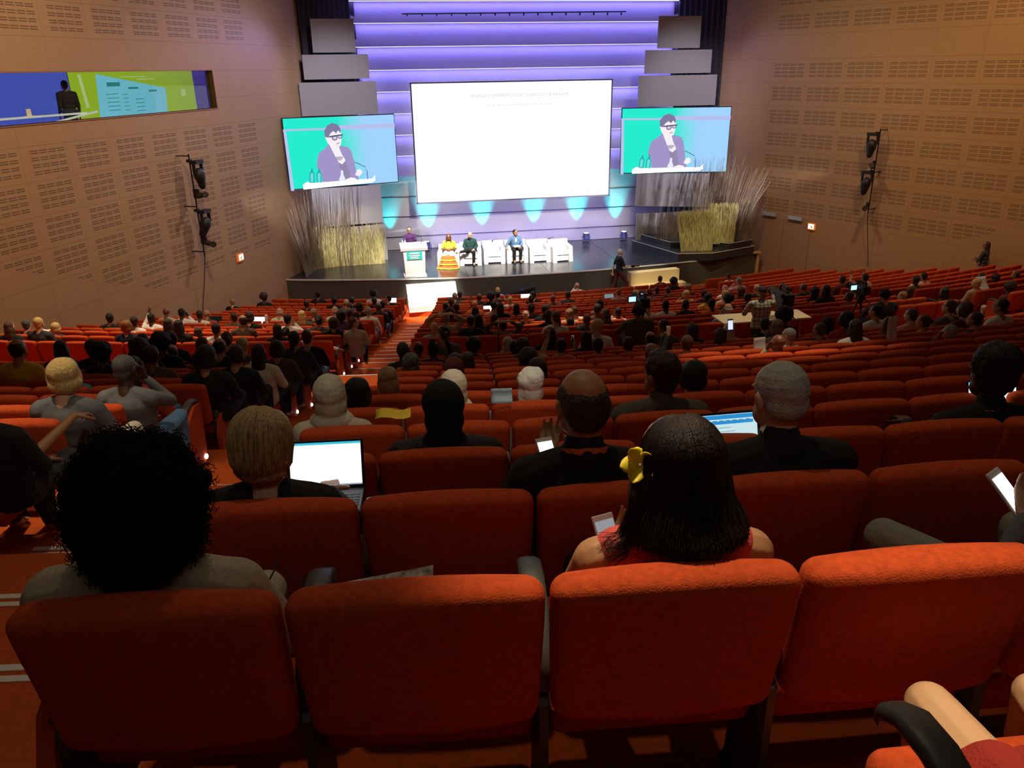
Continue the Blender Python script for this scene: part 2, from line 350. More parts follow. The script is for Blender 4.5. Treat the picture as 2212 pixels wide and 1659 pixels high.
# two doors, their closers, exit signs
DOORM = mat('door_veneer', (.34, .21, .11), .55, spec=.3)
for i, (a, b) in enumerate(((-.42, .72), (.78, 1.95))):
    struct(wall_obj('door_%d' % (i+1), MB().box(((a+b)/2, -.012, -6.9), (b-a-.03, .03, 2.5)), DOORM, 1))
    c = wall_obj('door_closer', MB().box(((a+b)/2-.1, -.08, -5.57), (.62, .1, .12)).box(((a+b)/2+.2, -.05, -5.62), (.05, .06, .05)), mat('pale_blue_metal', (.45, .53, .62), .35, .2, .5), 1)
    tag(c, ('pale blue door closer over the door beside the stage', 'pale blue door closer over the door beside the exit sign')[i], 'door closer')
for side, u, z, lab in ((1, 2.0, -5.79, 'small glowing exit sign beside the paired doors'), (-1, 2.76, -5.66, 'small glowing exit sign on the booth-side wall')):
    e = wall_obj('exit_sign', MB().box((u, -.04, z), (.3, .07, .24)), mat('exit_sign_case', (.5, .12, .05), .5, emit=(.9, .2, .03), es=.5), side); tag(e, lab, 'exit sign')
    obj('lit_face', MB().box((u, -.08, z+.01), (.24, .012, .18)), emis('exit_glow', (1, .78, .5), 2.2), e)
    obj('arrow', MB().box((u, -.089, z+.02), (.1, .006, .02)).box((u+.03, -.089, z-.02), (.05, .006, .05), (0, .78, 0)), mat('exit_mark', (.5, .1, .02), .6), e)

# ---------------------------------------------------------------- the stage
EDGE = [(-9.75, 29.35), (-8.6, 29.0), (-7.4, 28.72), (-5.24, 28.3), (-3.4, 28.05), (-1.5, 27.92), (.3, 27.92), (2.0, 28.0), (4.5, 28.25), (6.0, 28.5), (7.2, 28.8), (8.9, 29.3)]
STAGEM = mat('stage_floor_black', (.035, .035, .04), .22, 0, .55, bump=.03, bscale=3)
poly = EDGE+[(8.4, 33.6), (-8.4, 33.6)]
struct(obj('floor_stage', MB().prism(poly, ZS+9.3, 'z', (0, 0, (ZS-9.3)/2)), STAGEM))
SK = mat('grey_stage_skirt', (.085, .085, .075), .8, bump=.1, bscale=12)
m = MB(); lip = MB()
for (a, b) in zip(EDGE, EDGE[1:]):
    A = Vector((*a, 0)); B = Vector((*b, 0)); n = (B-A).cross(Vector((0,0,1))).normalized()
    for mm, t, z0, z1 in ((m, .03, ZF, ZS-.03), (lip, .05, ZS-.03, ZS+.008)):
        vs = [A+n*t, B+n*t, B-n*.02, A-n*.02]; mm.add([v+Vector((0,0,z0)) for v in vs]+[v+Vector((0,0,z1)) for v in vs], [(0,1,2,3), (4,7,6,5), (0,4,5,1), (1,5,6,2), (2,6,7,3), (3,7,4,0)])
struct(obj('wall_stage_front', m, SK)); struct(obj('trim_stage_edge', lip, mat('pale_stage_edge', (.7, .68, .62), .5)))
sm = MB()
for zq in (-4.91, -5.72, -6.55): sm.box((0, 33.388, zq), (13.2, .008, .022))
for x in (-3, 0, 3): sm.box((x, 30.6, ZS+.002), (.012, 5.2, .004))
struct(obj('trim_stage_seams', sm, DARK))
# layered back wall: every board leans over the next, a light line under each lip
SLAT = mat('back_wall_board', (.42, .40, .42), .7)
zz = [2.39, 1.63, .80, -.03, -.83, -1.65, -2.46, -3.27, -4.10, -4.91, -5.72, -6.55, -7.1]
bw = MB(); bw.box((0, 33.75, -1.8), (17.6, .1, 11.5))
for i, z in enumerate(zz[:-1]):
    zb = zz[i+1]; lean = .16 if i < 8 else .03
    vs = [(-8.2, 33.42, z+.0), (8.2, 33.42, z), (8.2, 33.42-lean, zb+.012), (-8.2, 33.42-lean, zb+.012), (-8.2, 33.6, z), (8.2, 33.6, z), (8.2, 33.6, zb+.012), (-8.2, 33.6, zb+.012)]
    bw.add(vs, [(0,1,2,3), (4,7,6,5), (0,4,5,1), (2,6,7,3), (1,5,6,2), (0,3,7,4)])
bw.add([(-8.2, 33.3, 2.405), (8.2, 33.3, 2.405), (8.2, 33.2, 4), (-8.2, 33.2, 4), (-8.2, 33.6, 2.405), (8.2, 33.6, 2.405), (8.2, 33.6, 4), (-8.2, 33.6, 4)], [(0,1,2,3), (4,7,6,5), (0,4,5,1), (2,6,7,3), (1,5,6,2), (0,3,7,4)])
struct(obj('wall_back', bw, SLAT))
VIO = (.24, .20, 1.0)
for i, z in enumerate(zz[:8]):
    s = obj('led_strip', MB().box((0, 33.29, z+.006), (13.6, .03, .016)), emis('led_violet', (.62, .55, 1.0), 3.0)); 
    tag(s, 'thin violet light strip under the %s board of the layered stage wall' % ['top', 'second', 'third', 'fourth', 'fifth', 'sixth', 'seventh', 'eighth'][i], 'light strip', 'light strips on the stage wall')
    area('led_strip_glow', (0, 33.20, z-.02), (0, 33.40, z-.62), 82 if i < 6 else 60, VIO, 13.4, .03, 170)
area('backdrop_violet_wash', (0, 31.6, 3.6), (0, 33.4, -4.6), 90, (.22, .17, 1), 12, .4)
area('backdrop_violet_wash', (0, 32.2, -7.0), (0, 33.4, -5.6), 130, (.40, .34, 1), 9, .1)
# teal floor washes
LAMPS = [(-4.15, 32.75), (2.73, 32.80), (4.4, 32.72)]
for x, e in ((-5.6, 90), (-4.0, 150), (-1.7, 150), (.55, 150), (2.45, 150), (4.2, 130)):
    spot('teal_floor_wash', (x, 33.02, -6.9), (x+.0, 33.42, -3.6), e*9.0, (.01, .85, .90), 46, 1, .03)
# side wings and grey boards
WING = mat('dark_wing_curtain', (.05, .045, .05), .9, bump=.6, bscale=6, stretch=(9, 9, .2))
for s in (-1, 1):
    m = MB(); n = 22
    a = Vector((s*8.35, 31.8, 0)); b = Vector((s*6.4, 33.35, 0)); pts = []
    for i in range(n+1):
        q = a.lerp(b, i/n); q += Vector((s*.04, .04, 0))*(1 if i % 2 else -1); pts.append(q)
    for p, q in zip(pts, pts[1:]): m.add([p+Vector((0,0,-7.1)), q+Vector((0,0,-7.1)), q+Vector((0,0,5.5)), p+Vector((0,0,5.5))], [(0,1,2,3)])
    struct(obj('wall_wing_%s' % ('left' if s < 0 else 'right'), m, WING))
BOARD = mat('grey_acoustic_board', (.36, .34, .36), .75, bump=.05, bscale=40)
def board(x0, x1, z0, z1, y0, y1, lab, tilt=0):
    L = math.hypot(x1-x0, y1-y0); a = math.atan2(y1-y0, x1-x0)
    o = obj('acoustic_board', MB().box((0,0,0), (L, .06, z1-z0)), BOARD, loc=((x0+x1)/2, (y0+y1)/2, (z0+z1)/2), rot=(0, tilt, a)); tag(o, lab, 'board', 'grey boards stacked beside the stage')
# outer edges turn towards the hall
board(-7.94, -6.42, .60, 1.71, 31.6, 31.7, 'squarish grey board, topmost of the stack on the booth side of the stage')
board(-8.34, -6.0, -.30, .53, 31.45, 31.7, 'wide grey board second from top on the booth side')
board(-8.55, -5.78, -1.55, -.40, 31.4, 31.7, 'wide grey board just above the booth-side video screen')
board(-8.50, -5.90, -5.60, -4.15, 31.2, 31.7, 'wide grey board just below the booth-side video screen')
board(-8.50, -5.82, -7.10, -5.68, 31.2, 31.7, 'grey board behind the reeds on the booth side')
board(5.09, 6.82, .60, 1.74, 31.6, 31.6, 'squarish grey board, topmost of the stack on the door side of the stage')
board(4.62, 7.35, -.31, .54, 31.6, 31.6, 'wide grey board second from top on the door side')
board(4.39, 7.60, -1.52, -.38, 31.6, 31.5, 'wide grey board just above the door-side video screen')
board(4.51, 7.50, -5.48, -4.12, 31.7, 31.3, 'wide grey board just below the door-side video screen', .035)
board(4.58, 7.10, -7.0, -5.75, 31.7, 31.6, 'grey board behind the reeds on the door side')
# projection screen
scr = empty('projection_screen', (-.39, 32.72, -2.8)); tag(scr, 'huge glowing white projection screen at centre of the stage wall', 'projection screen')
def glow(name, c, s=1):
    m = bpy.data.materials.new(name); m.use_nodes = True; nt = m.node_tree; nt.nodes.clear()
    e = nt.nodes.new('ShaderNodeEmission'); e.inputs[0].default_value = (*c, 1); e.inputs[1].default_value = s
    o = nt.nodes.new('ShaderNodeOutputMaterial'); nt.links.new(e.outputs[0], o.inputs[0]); return m
obj('screen_surface', MB().box((0, 0, 0), (8.05, .03, 4.54)), glow('screen_white_glow', (1, .995, .98), 1.08), scr)
bd = MB()
for c, d in (((0, .01, 2.29), (8.17, .05, .05)), ((0, .01, -2.29), (8.17, .05, .05)), ((-4.05, .01, 0), (.05, .05, 4.6)), ((4.05, .01, 0), (.05, .05, 4.6))): bd.box(c, d)
obj('screen_border', bd, mat('screen_border_grey', (.25, .22, .35), .7), scr)
tcu = bpy.data.curves.new('t', 'FONT'); tcu.body = 'WORLD CONFERENCE ON TOBACCO OR HEALTH'; tcu.size = .22; tcu.align_x = 'CENTER'; tcu.space_character = 1.05
to = bpy.data.objects.new('t', tcu); COL.objects.link(to); dg = bpy.context.evaluated_depsgraph_get(); tm = bpy.data.meshes.new_from_object(to.evaluated_get(dg)); bpy.data.objects.remove(to)
tm.materials.clear()
wdt = max(v.co.x for v in tm.vertices)-min(v.co.x for v in tm.vertices)
t = obj('slide_title', tm, glow('faint_title_glow', (.93, .86, .86), .70), scr, (.25, -.022, 1.73), (PI/2, 0, 0)); t.scale = (3.95/wdt, 3.95/wdt, 1)
t2 = MB()
for i in range(14): t2.box((-1.0+i*.19, -.02, 1.42), (.13, .004, .03))
obj('slide_subtitle', t2, glow('faint_subtitle_glow', (.97, .94, .94), .85), scr)
# side video screens with the picture of the speaker
def video_screen(x0, y0, x1, y1, z0, z1, lab):
    L = math.hypot(x1-x0, y1-y0); a = math.atan2(y1-y0, x1-x0); H = z1-z0
    r = empty('video_screen', ((x0+x1)/2, (y0+y1)/2, (z0+z1)/2), a); tag(r, lab, 'video screen', 'side video screens showing the speaker')
    obj('screen_casing', MB().box((0, .06, 0), (L+.06, .09, H+.06)), DARK, r)
    sm_ = bpy.data.materials.get('video_backdrop_glow')
    if not sm_:
        sm_ = glow('video_backdrop_glow', (1,1,1), 1.05); nt = sm_.node_tree; e = nt.nodes['Emission']
        tc = nt.nodes.new('ShaderNodeTexCoord'); sp = nt.nodes.new('ShaderNodeSeparateXYZ'); nt.links.new(tc.outputs['Object'], sp.inputs[0])
        nz = nt.nodes.new('ShaderNodeTexNoise'); nz.inputs['Scale'].default_value = .9; nt.links.new(tc.outputs['Object'], nz.inputs['Vector'])
        ad = nt.nodes.new('ShaderNodeMath'); ad.operation = 'MULTIPLY_ADD'; ad.inputs[1].default_value = .9; nt.links.new(nz.outputs['Fac'], ad.inputs[0]); nt.links.new(sp.outputs['X'], ad.inputs[2])
        cr = nt.nodes.new('ShaderNodeMapRange'); cr.inputs[1].default_value = .35; cr.inputs[2].default_value = 1.35; nt.links.new(ad.outputs[0], cr.inputs[0])
        mx = nt.nodes.new('ShaderNodeMixRGB'); mx.inputs[1].default_value = (.02, .80, .60, 1); mx.inputs[2].default_value = (.34, .62, .95, 1)
        nt.links.new(cr.outputs[0], mx.inputs[0]); nt.links.new(mx.outputs[0], e.inputs[0])
    obj('screen_surface', MB().box((0, 0, 0), (L, .02, H)), sm_, r)
    def uv(x, y): return (((x-5-.107*(y-195))/2030-.5)*L, (.5-(y-(195-.044*x))/1235)*H)
    lay = [0]
    def shape(name, pts, c, s=1.0, mul=1.0):
        lay[0] += 1; pp = [uv(*p) for p in pts]
        g = bpy.data.materials.get('v_'+name) or glow('v_'+name, c, s)
        obj(name, MB().prism(pp, .004, 'y', (0, -.012-.004*lay[0], 0)), g, r)
    LAV = (.48, .52, .85)
    shape('picture_ledge', [(8,375), (700,350), (1050,300), (2052,268), (2055,345), (1050,375), (8,405)], LAV)
    shape('picture_post', [(12,390), (62,405), (200,1450), (142,1452)], (.5, .55, .85))
    shape('picture_jacket', [(820,630), (740,720), (640,790), (610,930), (610,1060), (680,1110), (720,1315), (1250,1290), (1390,1270), (1330,1110), (1300,960), (1240,770), (1180,690), (1050,660), (960,700)], (.36, .30, .58))
    shape('picture_top', [(1000,980), (1130,930), (1250,1260), (1120,1290)], (.30, .25, .42))
    shape('picture_neck', [(820,625), (900,640), (1010,690), (1060,810), (1110,880), (1130,930), (1070,995), (1010,960), (930,830)], (.92, .88, .92))
    shape('picture_necklace', [(940,860), (1040,850), (1095,860), (1040,930), (985,915)], (.50, .46, .56))
    shape('picture_face', [(755,510), (800,450), (900,380), (1030,350), (1050,460), (1052,560), (1040,640), (1000,690), (920,690), (850,640), (800,615)], (.95, .86, .90))
    shape('picture_hair', [(800,520), (748,500), (733,400), (790,300), (880,258), (980,290), (1035,370), (1032,440), (985,385), (950,440), (900,400), (850,440), (820,490)], (.22, .20, .36))
    for cx_, cy_, rr in ((925,520,52), (1022,500,40)):
        ring = [(cx_+rr*math.cos(t), cy_+rr*.9*math.sin(t)) for t in [PI*2*i/14 for i in range(14)]]; inn = [(cx_+rr*.72*math.cos(t), cy_+rr*.6*math.sin(t)) for t in [PI*2*i/14 for i in range(14)]]
        shape('picture_glasses', ring, (.08, .08, .18)); shape('picture_lens', inn, (.62, .60, .80))
    shape('picture_glasses_arm', [(805,495), (880,480), (1070,455), (1072,475), (880,505), (820,515)], (.08, .08, .18))
    shape('picture_mouth', [(955,620), (1010,600), (1015,612), (965,635)], (.35, .25, .40))
    shape('picture_hand', [(1310,1190), (1350,1095), (1400,1080), (1450,1130), (1430,1180), (1380,1215)], (.95, .9, .95))
    shape('picture_lectern', [(350,1345), (430,1290), (500,1318), (1640,1262), (1690,1200), (1700,1300), (1640,1335), (360,1430)], (1, 1, 1), 1.5)
    shape('picture_hand', [(1120,1275), (1230,1228), (1330,1250), (1330,1290), (1150,1305)], (.95, .9, .95))
    shape('picture_bottle', [(1008,1270), (1040,1180), (1040,1100), (1080,1100), (1090,1180), (1130,1260), (1100,1290), (1030,1290)], (.80, .86, 1))
    for bx_ in (510, 640):
        shape('picture_bottle_outline', [(bx_-42,1310), (bx_-45,1150), (bx_-15,1105), (bx_-12,1060), (bx_+12,1060), (bx_+15,1105), (bx_+45,1150), (bx_+42,1310)], (.03, .35, .42))
        shape('picture_bottle_body', [(bx_-26,1300), (bx_-30,1160), (bx_,1125), (bx_+30,1160), (bx_+26,1300)], (.15, .75, .72))
    cur = [(1290,950), (1400,1000), (1490,1045), (1530,1130), (1545,1270)]
    for p, q in zip(cur, cur[1:]):
        shape('picture_microphone', [(p[0]-4, p[1]-8), (p[0]+5, p[1]+10), (q[0]+5, q[1]+8), (q[0]+12, q[1]-8)][::1] if q[0]-p[0] > 30 else [(p[0]-8,p[1]), (p[0]+8,p[1]), (q[0]+8,q[1]), (q[0]-8,q[1])], (.10, .22, .40))
    return r
video_screen(-9.14, 30.0, -5.24, 31.0, -3.97, -1.55, 'tilted video screen of the speaker beside the booth-side wall')
video_screen(3.58, 31.0, 7.70, 30.2, -3.97, -1.55, 'tilted video screen of the speaker on the door side of the stage')
# hanging lighting pipe
hp = MB().tube([(-4.6, 32.9, 1.93), (4.2, 32.9, 1.98)], .025)
for i in range(16): hp.box((-4.4+i*.56, 32.9, 1.90), (.05, .05, .09))
tag(obj('lighting_pipe', hp, DARK), 'thin black pipe hung high across the stage wall', 'pipe')
# risers on the door side of the stage
RB = STAGEM
def riser(name, poly, z0, z1, lab):
    r = empty(name, (0,0,0)); tag(r, lab, 'stage riser', 'black risers on the stage')
    obj('deck', MB().prism(poly, z1-z0, 'z', (0, 0, (z0+z1)/2)), RB, r)
    e = MB()
    for p, q in zip(poly, poly[1:]): e.tube([(*p, z1-.005), (*q, z1-.005)], .014, 6)
    obj('edge_strip', e, mat('riser_edge', (.6, .6, .58), .4), r)
riser('stage_riser', [(4.35, 31.4), (5.25, 28.55), (6.6, 28.35), (8.7, 29.15), (8.1, 31.4)], ZS, ZS+.30, 'low black riser carrying the reeds on the door side of stage')
riser('stage_riser', [(4.75, 31.5), (5.35, 29.7), (7.0, 29.35), (7.5, 28.9), (8.7, 29.35), (8.05, 31.4)], ZS+.30, ZS+.52, 'upper black riser with curved back behind the reeds')
# reeds
REED = mat('dry_reed', (.52, .46, .22), .8, var=.65, vscale=14, stretch=(3, 3, .3)); REED2 = mat('dry_reed_dull', (.22, .17, .12), .85, var=.3, vscale=3)
def reeds(name, pts, h0, h1, n, fan, mt_, lab, r=.010, zb=ZS, dy=.05):
    m = MB(); g = random.Random(len(lab)*7+n)
    for i in range(n):
        t = g.random(); s = t*(len(pts)-1); k = min(int(s), len(pts)-2); a, b = pts[k], pts[k+1]; f = s-k
        x = a[0]+(b[0]-a[0])*f; y = a[1]+(b[1]-a[1])*f+g.uniform(-dy, dy); h = g.uniform(h0, h1)
        lean = fan(t)+g.gauss(0, .05); q = (x+h*math.sin(lean), y+g.uniform(-.1, .1), zb+h*math.cos(lean)); mid = (x+h*.5*math.sin(lean*.8), y, zb+h*.5)
        m.tube([(x, y, zb), mid, q], [r, r*.8, r*.3], 4, False)
    o = obj(name, m, mt_); tag(o, lab, 'reeds', kind='stuff'); return o
reeds('reed_fence', [(-8.8, 30.7), (-7.6, 31.0), (-5.95, 31.05)], .9, 1.65, 720, lambda t: -.03, REED, 'dense low screen of dry yellow reeds on the booth side of stage', .013)
reeds('reed_fence', [(5.5, 28.95), (6.75, 28.85)], 1.45, 1.62, 420, lambda t: -.12*(1-t), REED, 'dense upright screen of dry yellow reeds standing on the riser', .014, ZS+.3)
reeds('reed_fence', [(6.75, 29.3), (7.75, 29.1)], 1.5, 1.62, 330, lambda t: .02, REED, 'second dense reed screen set back on the riser', .013, ZS+.45)
reeds('tall_reeds', [(-8.85, 30.3), (-8.2, 30.9), (-7.2, 31.0)], 1.6, 3.1, 150, lambda t: -.04+.05*t, REED2, 'tall sparse grey reeds fanning up by the booth-side wall', .010)
reeds('tall_reeds', [(-8.9, 29.5), (-8.7, 30.2)], 1.2, 2.8, 80, lambda t: -.20+.15*t, REED2, 'thin dry stalks leaning over the booth-side wall corner', .009)
reeds('tall_reeds', [(6.3, 29.9), (7.8, 30.2)], 2.0, 3.3, 150, lambda t: .02+.1*t, REED2, 'tall sparse grey reeds rising behind the riser screens', .010, ZS+.5)
reeds('tall_reeds', [(7.4, 29.7), (8.2, 29.4)], 1.5, 3.0, 150, lambda t: .10+.28*t, REED2, 'thin dry stalks fanning out towards the door-side wall', .009, ZS+.5)
reeds('tall_reeds', [(5.0, 30.3), (5.9, 30.4)], .8, 1.3, 60, lambda t: .0, REED2, 'short dull reeds before the lowest door-side board', .010, ZS+.5)
reeds('tall_reeds', [(8.0, 29.3), (8.45, 29.2)], .8, 1.8, 60, lambda t: .2+.3*t, REED2, 'low dry stalks at the door-side end of the riser', .009, ZS+.5)
pm = MB().box((8.93, 29.22, ZF+.5), (.10, .10, 1.06)).box((8.85, 29.2, ZS+.02), (.35, .2, .06))
tag(obj('wooden_post', pm, mat('pale_wood', (.55, .38, .18), .6, bump=.1, bscale=10)), 'pale wooden post at the door-side end of the stage front', 'post')
# stage steps
ws = empty('stage_steps', (-4.42, 27.78, ZF), .05); tag(ws, 'white portable steps up to the stage at the aisle foot', 'steps')
for i in range(4): obj('step', MB().box((0, -.30+i*.14, (i+1)*.115), (1.76, .62-i*.14, .23)) if False else MB().box((0, (-.45+i*.2), .105+i*.21), (1.76, .2, .21)).box((0, -.1+i*.1+.1, i*.21-.105+.105), (1.7, .02, .02)), WHITEP, ws)
obj('side_panel', MB().prism([(-.55, 0), (.25, 0), (.25, .84), (.15, .84)], .02, 'x', (-.89, 0, 0)), WHITEP, ws); obj('side_panel', MB().prism([(-.55, 0), (.25, 0), (.25, .84), (.15, .84)], .02, 'x', (.89, 0, 0)), WHITEP, ws)
LW = mat('light_birch', (.72, .58, .30), .5, bump=.05, bscale=12)
wd_ = empty('stage_steps', (3.98, 27.45, ZF), .12); tag(wd_, 'pale wooden two tread steps behind the walking man', 'steps')
obj('step', MB().box((0, -.20, .24), (2.15, .36, .48)), LW, wd_); obj('step', MB().box((-.05, .14, .46), (2.0, .32, .92)), LW, wd_)
# lectern, armchairs, lamps
le = empty('lectern', (-4.93, 28.75, ZS), .02); tag(le, 'tall white lectern with a teal sign at the speaker', 'lectern')
obj('body', MB().prism([(-.36, 0), (.36, 0), (.40, 1.0), (-.40, 1.0)], .42, 'y'), WHITEP, le)
obj('desk', MB().box((0, .02, 1.08), (.98, .55, .10), (.22, 0, 0)), WHITEP, le); obj('base', MB().box((0, 0, .03), (.82, .55, .06)), WHITEP, le)
sg = obj('sign', MB().box((0, -.225, .80), (.56, .02, .30)), mat('teal_sign', (.03, .55, .52), .5), le)
obj('sign_text', MB().box((0, -.24, .88), (.36, .006, .05)).box((0, -.24, .80), (.42, .006, .03)).box((0, -.24, .74), (.30, .006, .03)).box((0, -.24, .69), (.34, .006, .02)), WHITEP, sg)
mc = MB().tube([(.25, .1, 1.1), (.34, .15, 1.28), (.30, .22, 1.40), (.12, .30, 1.46)], .008); mc.ell((.10, .31, 1.465), (.014, .03, .014))
obj('microphone', mc, DARK, le)
for i, x in enumerate((-.38, -.29)):
    bt = obj('water_bottle', MB().lathe([(.03, 0), (.032, .13), (.014, .18), (.014, .21)], (x-4.93, 28.85, ZS+1.125), 10), mat('clear_plastic', (.6, .75, .85), .1, spec=.6)); tag(bt, ('small water bottle at the outer end of the lectern top', 'small water bottle next to the speaker on the lectern top')[i], 'bottle')
    obj('bottle_cap', MB().lathe([(.016, .21), (.016, .235)], (x-4.93, 28.85, ZS+1.125), 10), mat('blue_cap', (.05, .2, .6), .4), bt)
CH = mat('white_leather', (.82, .82, .82), .45, bump=.03, bscale=30)
def tub_chair():
    r = empty('armchair', (0,0,0)); 
    obj('seat_cushion', MB().box((0, -.02, .36), (.50, .56, .16)), CH, r)
    obj('backrest', MB().prism([(-.40, .20), (.40, .20), (.42, .78), (-.42, .78)], .14, 'y', (0, .31, 0)), CH, r)
    for s in (-1, 1): obj('armrest', MB().prism([(-.36, 0), (.36, 0), (.36, .66), (-.30, .58)], .16, 'x', (s*.335, 0, 0)), CH, r)
    obj('plinth', MB().box((0, .03, .17), (.52, .6, .24)), DARK if False else CH, r)
    return r
CHX = [(-3.52, 29.95, -.20), (-2.66, 30.15, -.12), (-1.74, 30.22, -.05), (-.86, 30.15, 0), (.0, 30.02, .05), (.84, 29.85, .15)]
CHL = ['white tub armchair holding the person in the orange skirt', 'white tub armchair holding the person in dark green', 'empty white tub armchair between the seated men and the denim shirt', 'white tub armchair holding the person in the denim shirt', 'empty white tub armchair next to the denim shirt', 'empty white tub armchair at the door-side end of the group']
base = tub_chair()
for i, (x, y, a) in enumerate(CHX):
    c = base if i == 0 else copy_tree(base)
    c.location = (x, y, ZS); c.rotation_euler = (0, 0, a); tag(c, CHL[i], 'armchair', 'white armchairs on the stage')
MLM = [(-2.22, 29.9), (-1.25, 29.95), (.50, 29.75)]
def stage_lamp(x, y, lab):
    r = empty('stage_lamp', (x, y, ZS)); tag(r, lab, 'stage lamp', 'uplights standing on the stage')
    obj('lamp_body', MB().lathe([(.10, .12), (.13, .16), (.14, .40), (.11, .42)], seg=16), mat('lamp_body_black', (.02, .02, .05), .5), r)
    obj('lens', MB().lathe([(.10, .421), (.10, .43)], seg=16), glow('uplight_lens_glow', (.35, .75, 1), 6), r)
    obj('yoke', MB().tube([(-.17, 0, .3), (-.17, 0, .05), (.17, 0, .05), (.17, 0, .3)], .015, 6), DARK, r)
    obj('base', MB().box((0, 0, .02), (.24, .22, .04)), DARK, r)
stage_lamp(*LAMPS[0], 'small black stage uplight just behind the lectern'); stage_lamp(*LAMPS[1], 'small black stage uplight between the armchairs and the riser'); stage_lamp(*LAMPS[2], 'small black stage uplight next to the riser')
cv = MB()
for i in range(8):
    a = i/7
    cv.add([(-1.95+a*1.25, 27.25, ZF), (-1.95+a*1.25, 27.55, ZF), (-1.95+a*1.25, 27.5, ZF+.38+.28*a+.05*math.sin(i*2)), (-1.95+a*1.25, 27.3, ZF+.36+.28*a)], [])
n0 = 0
cv.f = [(i*4+j, i*4+(j+1)%4, i*4+4+(j+1)%4, i*4+4+j) for i in range(7) for j in range(4)]+[(0,1,2,3), (31,30,29,28)]
tag(obj('covered_monitor', cv, mat('black_plastic_sheet', (.015, .015, .016), .5, bump=.5, bscale=5)), 'black plastic sheet draped over gear at the stage foot', 'covered gear')
# ---------------------------------------------------------------- people: body, clothing and hair builders
SKIN = {'fair': mat('skin_fair', (.60, .36, .24), .55, spec=.35), 'tan': mat('skin_tan', (.42, .21, .10), .5, spec=.35), 'brown': mat('skin_brown', (.19, .075, .035), .42, spec=.45), 'dark': mat('skin_dark', (.075, .032, .018), .42, spec=.45)}
def hm(n, c, r=.55, s=.35): return mat('hair_'+n, c, r, spec=s, bump=.9, bscale=26, var=.35, vscale=26, stretch=(6, 6, .7))
HAIR = {'black': hm('black', (.010, .008, .008)), 'dark': hm('dark_brown', (.030, .016, .010)), 'brown': hm('brown', (.095, .045, .022)), 'ginger': hm('ginger', (.28, .11, .035)),
        'blond': hm('blond', (.62, .42, .16)), 'sandy': hm('sandy', (.34, .21, .10)), 'grey': hm('grey', (.30, .28, .26)), 'white': hm('white', (.62, .60, .56)), 'darkgrey': hm('dark_grey', (.08, .075, .07))}
def cm(n, c, **k): return mat('cloth_'+n, c, k.pop('rough', .85), bump=.25, bscale=90, var=.12, vscale=14, **k)
CLOTH = {'black': cm('black', (.012, .012, .014)), 'navy': cm('navy', (.016, .022, .045)), 'charcoal': cm('charcoal', (.045, .045, .05)), 'grey': cm('grey', (.13, .13, .14)), 'white': cm('white', (.80, .79, .76)),
         'beige': cm('beige', (.48, .43, .33)), 'olive': cm('olive', (.085, .08, .05)), 'pink': cm('pink', (.70, .38, .34)), 'red': cm('red', (.42, .03, .03)), 'yellow': cm('yellow', (.75, .52, .05)), 'teal': cm('teal', (.05, .28, .30)),
         'paleblue': cm('pale_blue', (.38, .50, .60)), 'blue': cm('blue', (.04, .08, .25)), 'orange': cm('orange', (.70, .22, .04)), 'green': cm('green', (.018, .06, .055)), 'purple': cm('purple', (.10, .03, .14)), 'tan': cm('tan', (.50, .34, .18)), 'brown': cm('brown', (.10, .06, .04)), 'cream': cm('cream', (.72, .66, .52)), 'maroon': cm('maroon', (.11, .025, .025)), 'denim': cm('denim', (.10, .20, .36))}
V = Vector
def head_parts(mb, h, R, s=1.0, ears=True):
    """head with brow, nose, lips, chin and ears; R turns it about its centre h"""
    def T(p): return h+R @ (V(p)*s)
    def E(c, r, rot=None): mb.ell(T(c), [q*s for q in r], R if rot is None else R @ Euler(rot).to_matrix())
    E((0, -.012, .028), (.077, .096, .088)); E((0, .026, -.03), (.060, .064, .080)); E((0, .052, -.088), (.030, .030, .022))
    E((-.036, .035, -.062), (.030, .04, .04)); E((.036, .035, -.062), (.030, .04, .04))
    mb.caps(T((0, .084, .014)), .009*s, T((0, .106, -.024)), .013*s, 8); E((0, .076, .028), (.052, .018, .012)); E((0, .086, -.052), (.024, .012, .006)); E((0, .083, -.062), (.020, .012, .006))
    if ears:
        for x in (-1, 1): E((x*.080, -.010, -.008), (.009, .019, .032), (0, x*.25, 0)); E((x*.078, -.006, -.034), (.008, .010, .012))
def hand_parts(mb, w, d, n, side, curl=.5, s=1.0, thumb=True):
    """hand at wrist w, pointing along d, palm facing n"""
    d = d.normalized(); n = (n-d*n.dot(d)).normalized(); x = d.cross(n)*side
    for k, (off, ln) in enumerate(((-.030, .070), (-.010, .080), (.011, .075), (.030, .060))):
        kn = w+d*.088*s+x*off*s
        mb.caps(w+x*off*.7*s+d*.01*s, .0125*s, kn, .0105*s, 8)
        p = kn; a = curl*.5+k*.06; r = .0092*s
        for j, f in enumerate((.45, .32, .23)):
            q = p+(d*math.cos(a)+n*math.sin(a))*ln*f*s+x*(off*.10*s); mb.caps(p, r, q, r*.88, 7); p = q; a += curl*.9; r *= .9
    if thumb:
        b = w+d*.02*s-x*.030*s; q = b+(d*.55-x*.75+n*.35).normalized()*.045*s; e = q+(d*.85-x*.25+n*.35).normalized()*.034*s; e2 = e+(d*.9+n*.4).normalized()*.024*s
        mb.caps(b, .014*s, q, .0115*s, 8); mb.caps(q, .011*s, e, .010*s, 8); mb.caps(e, .010*s, e2, .008*s, 8)
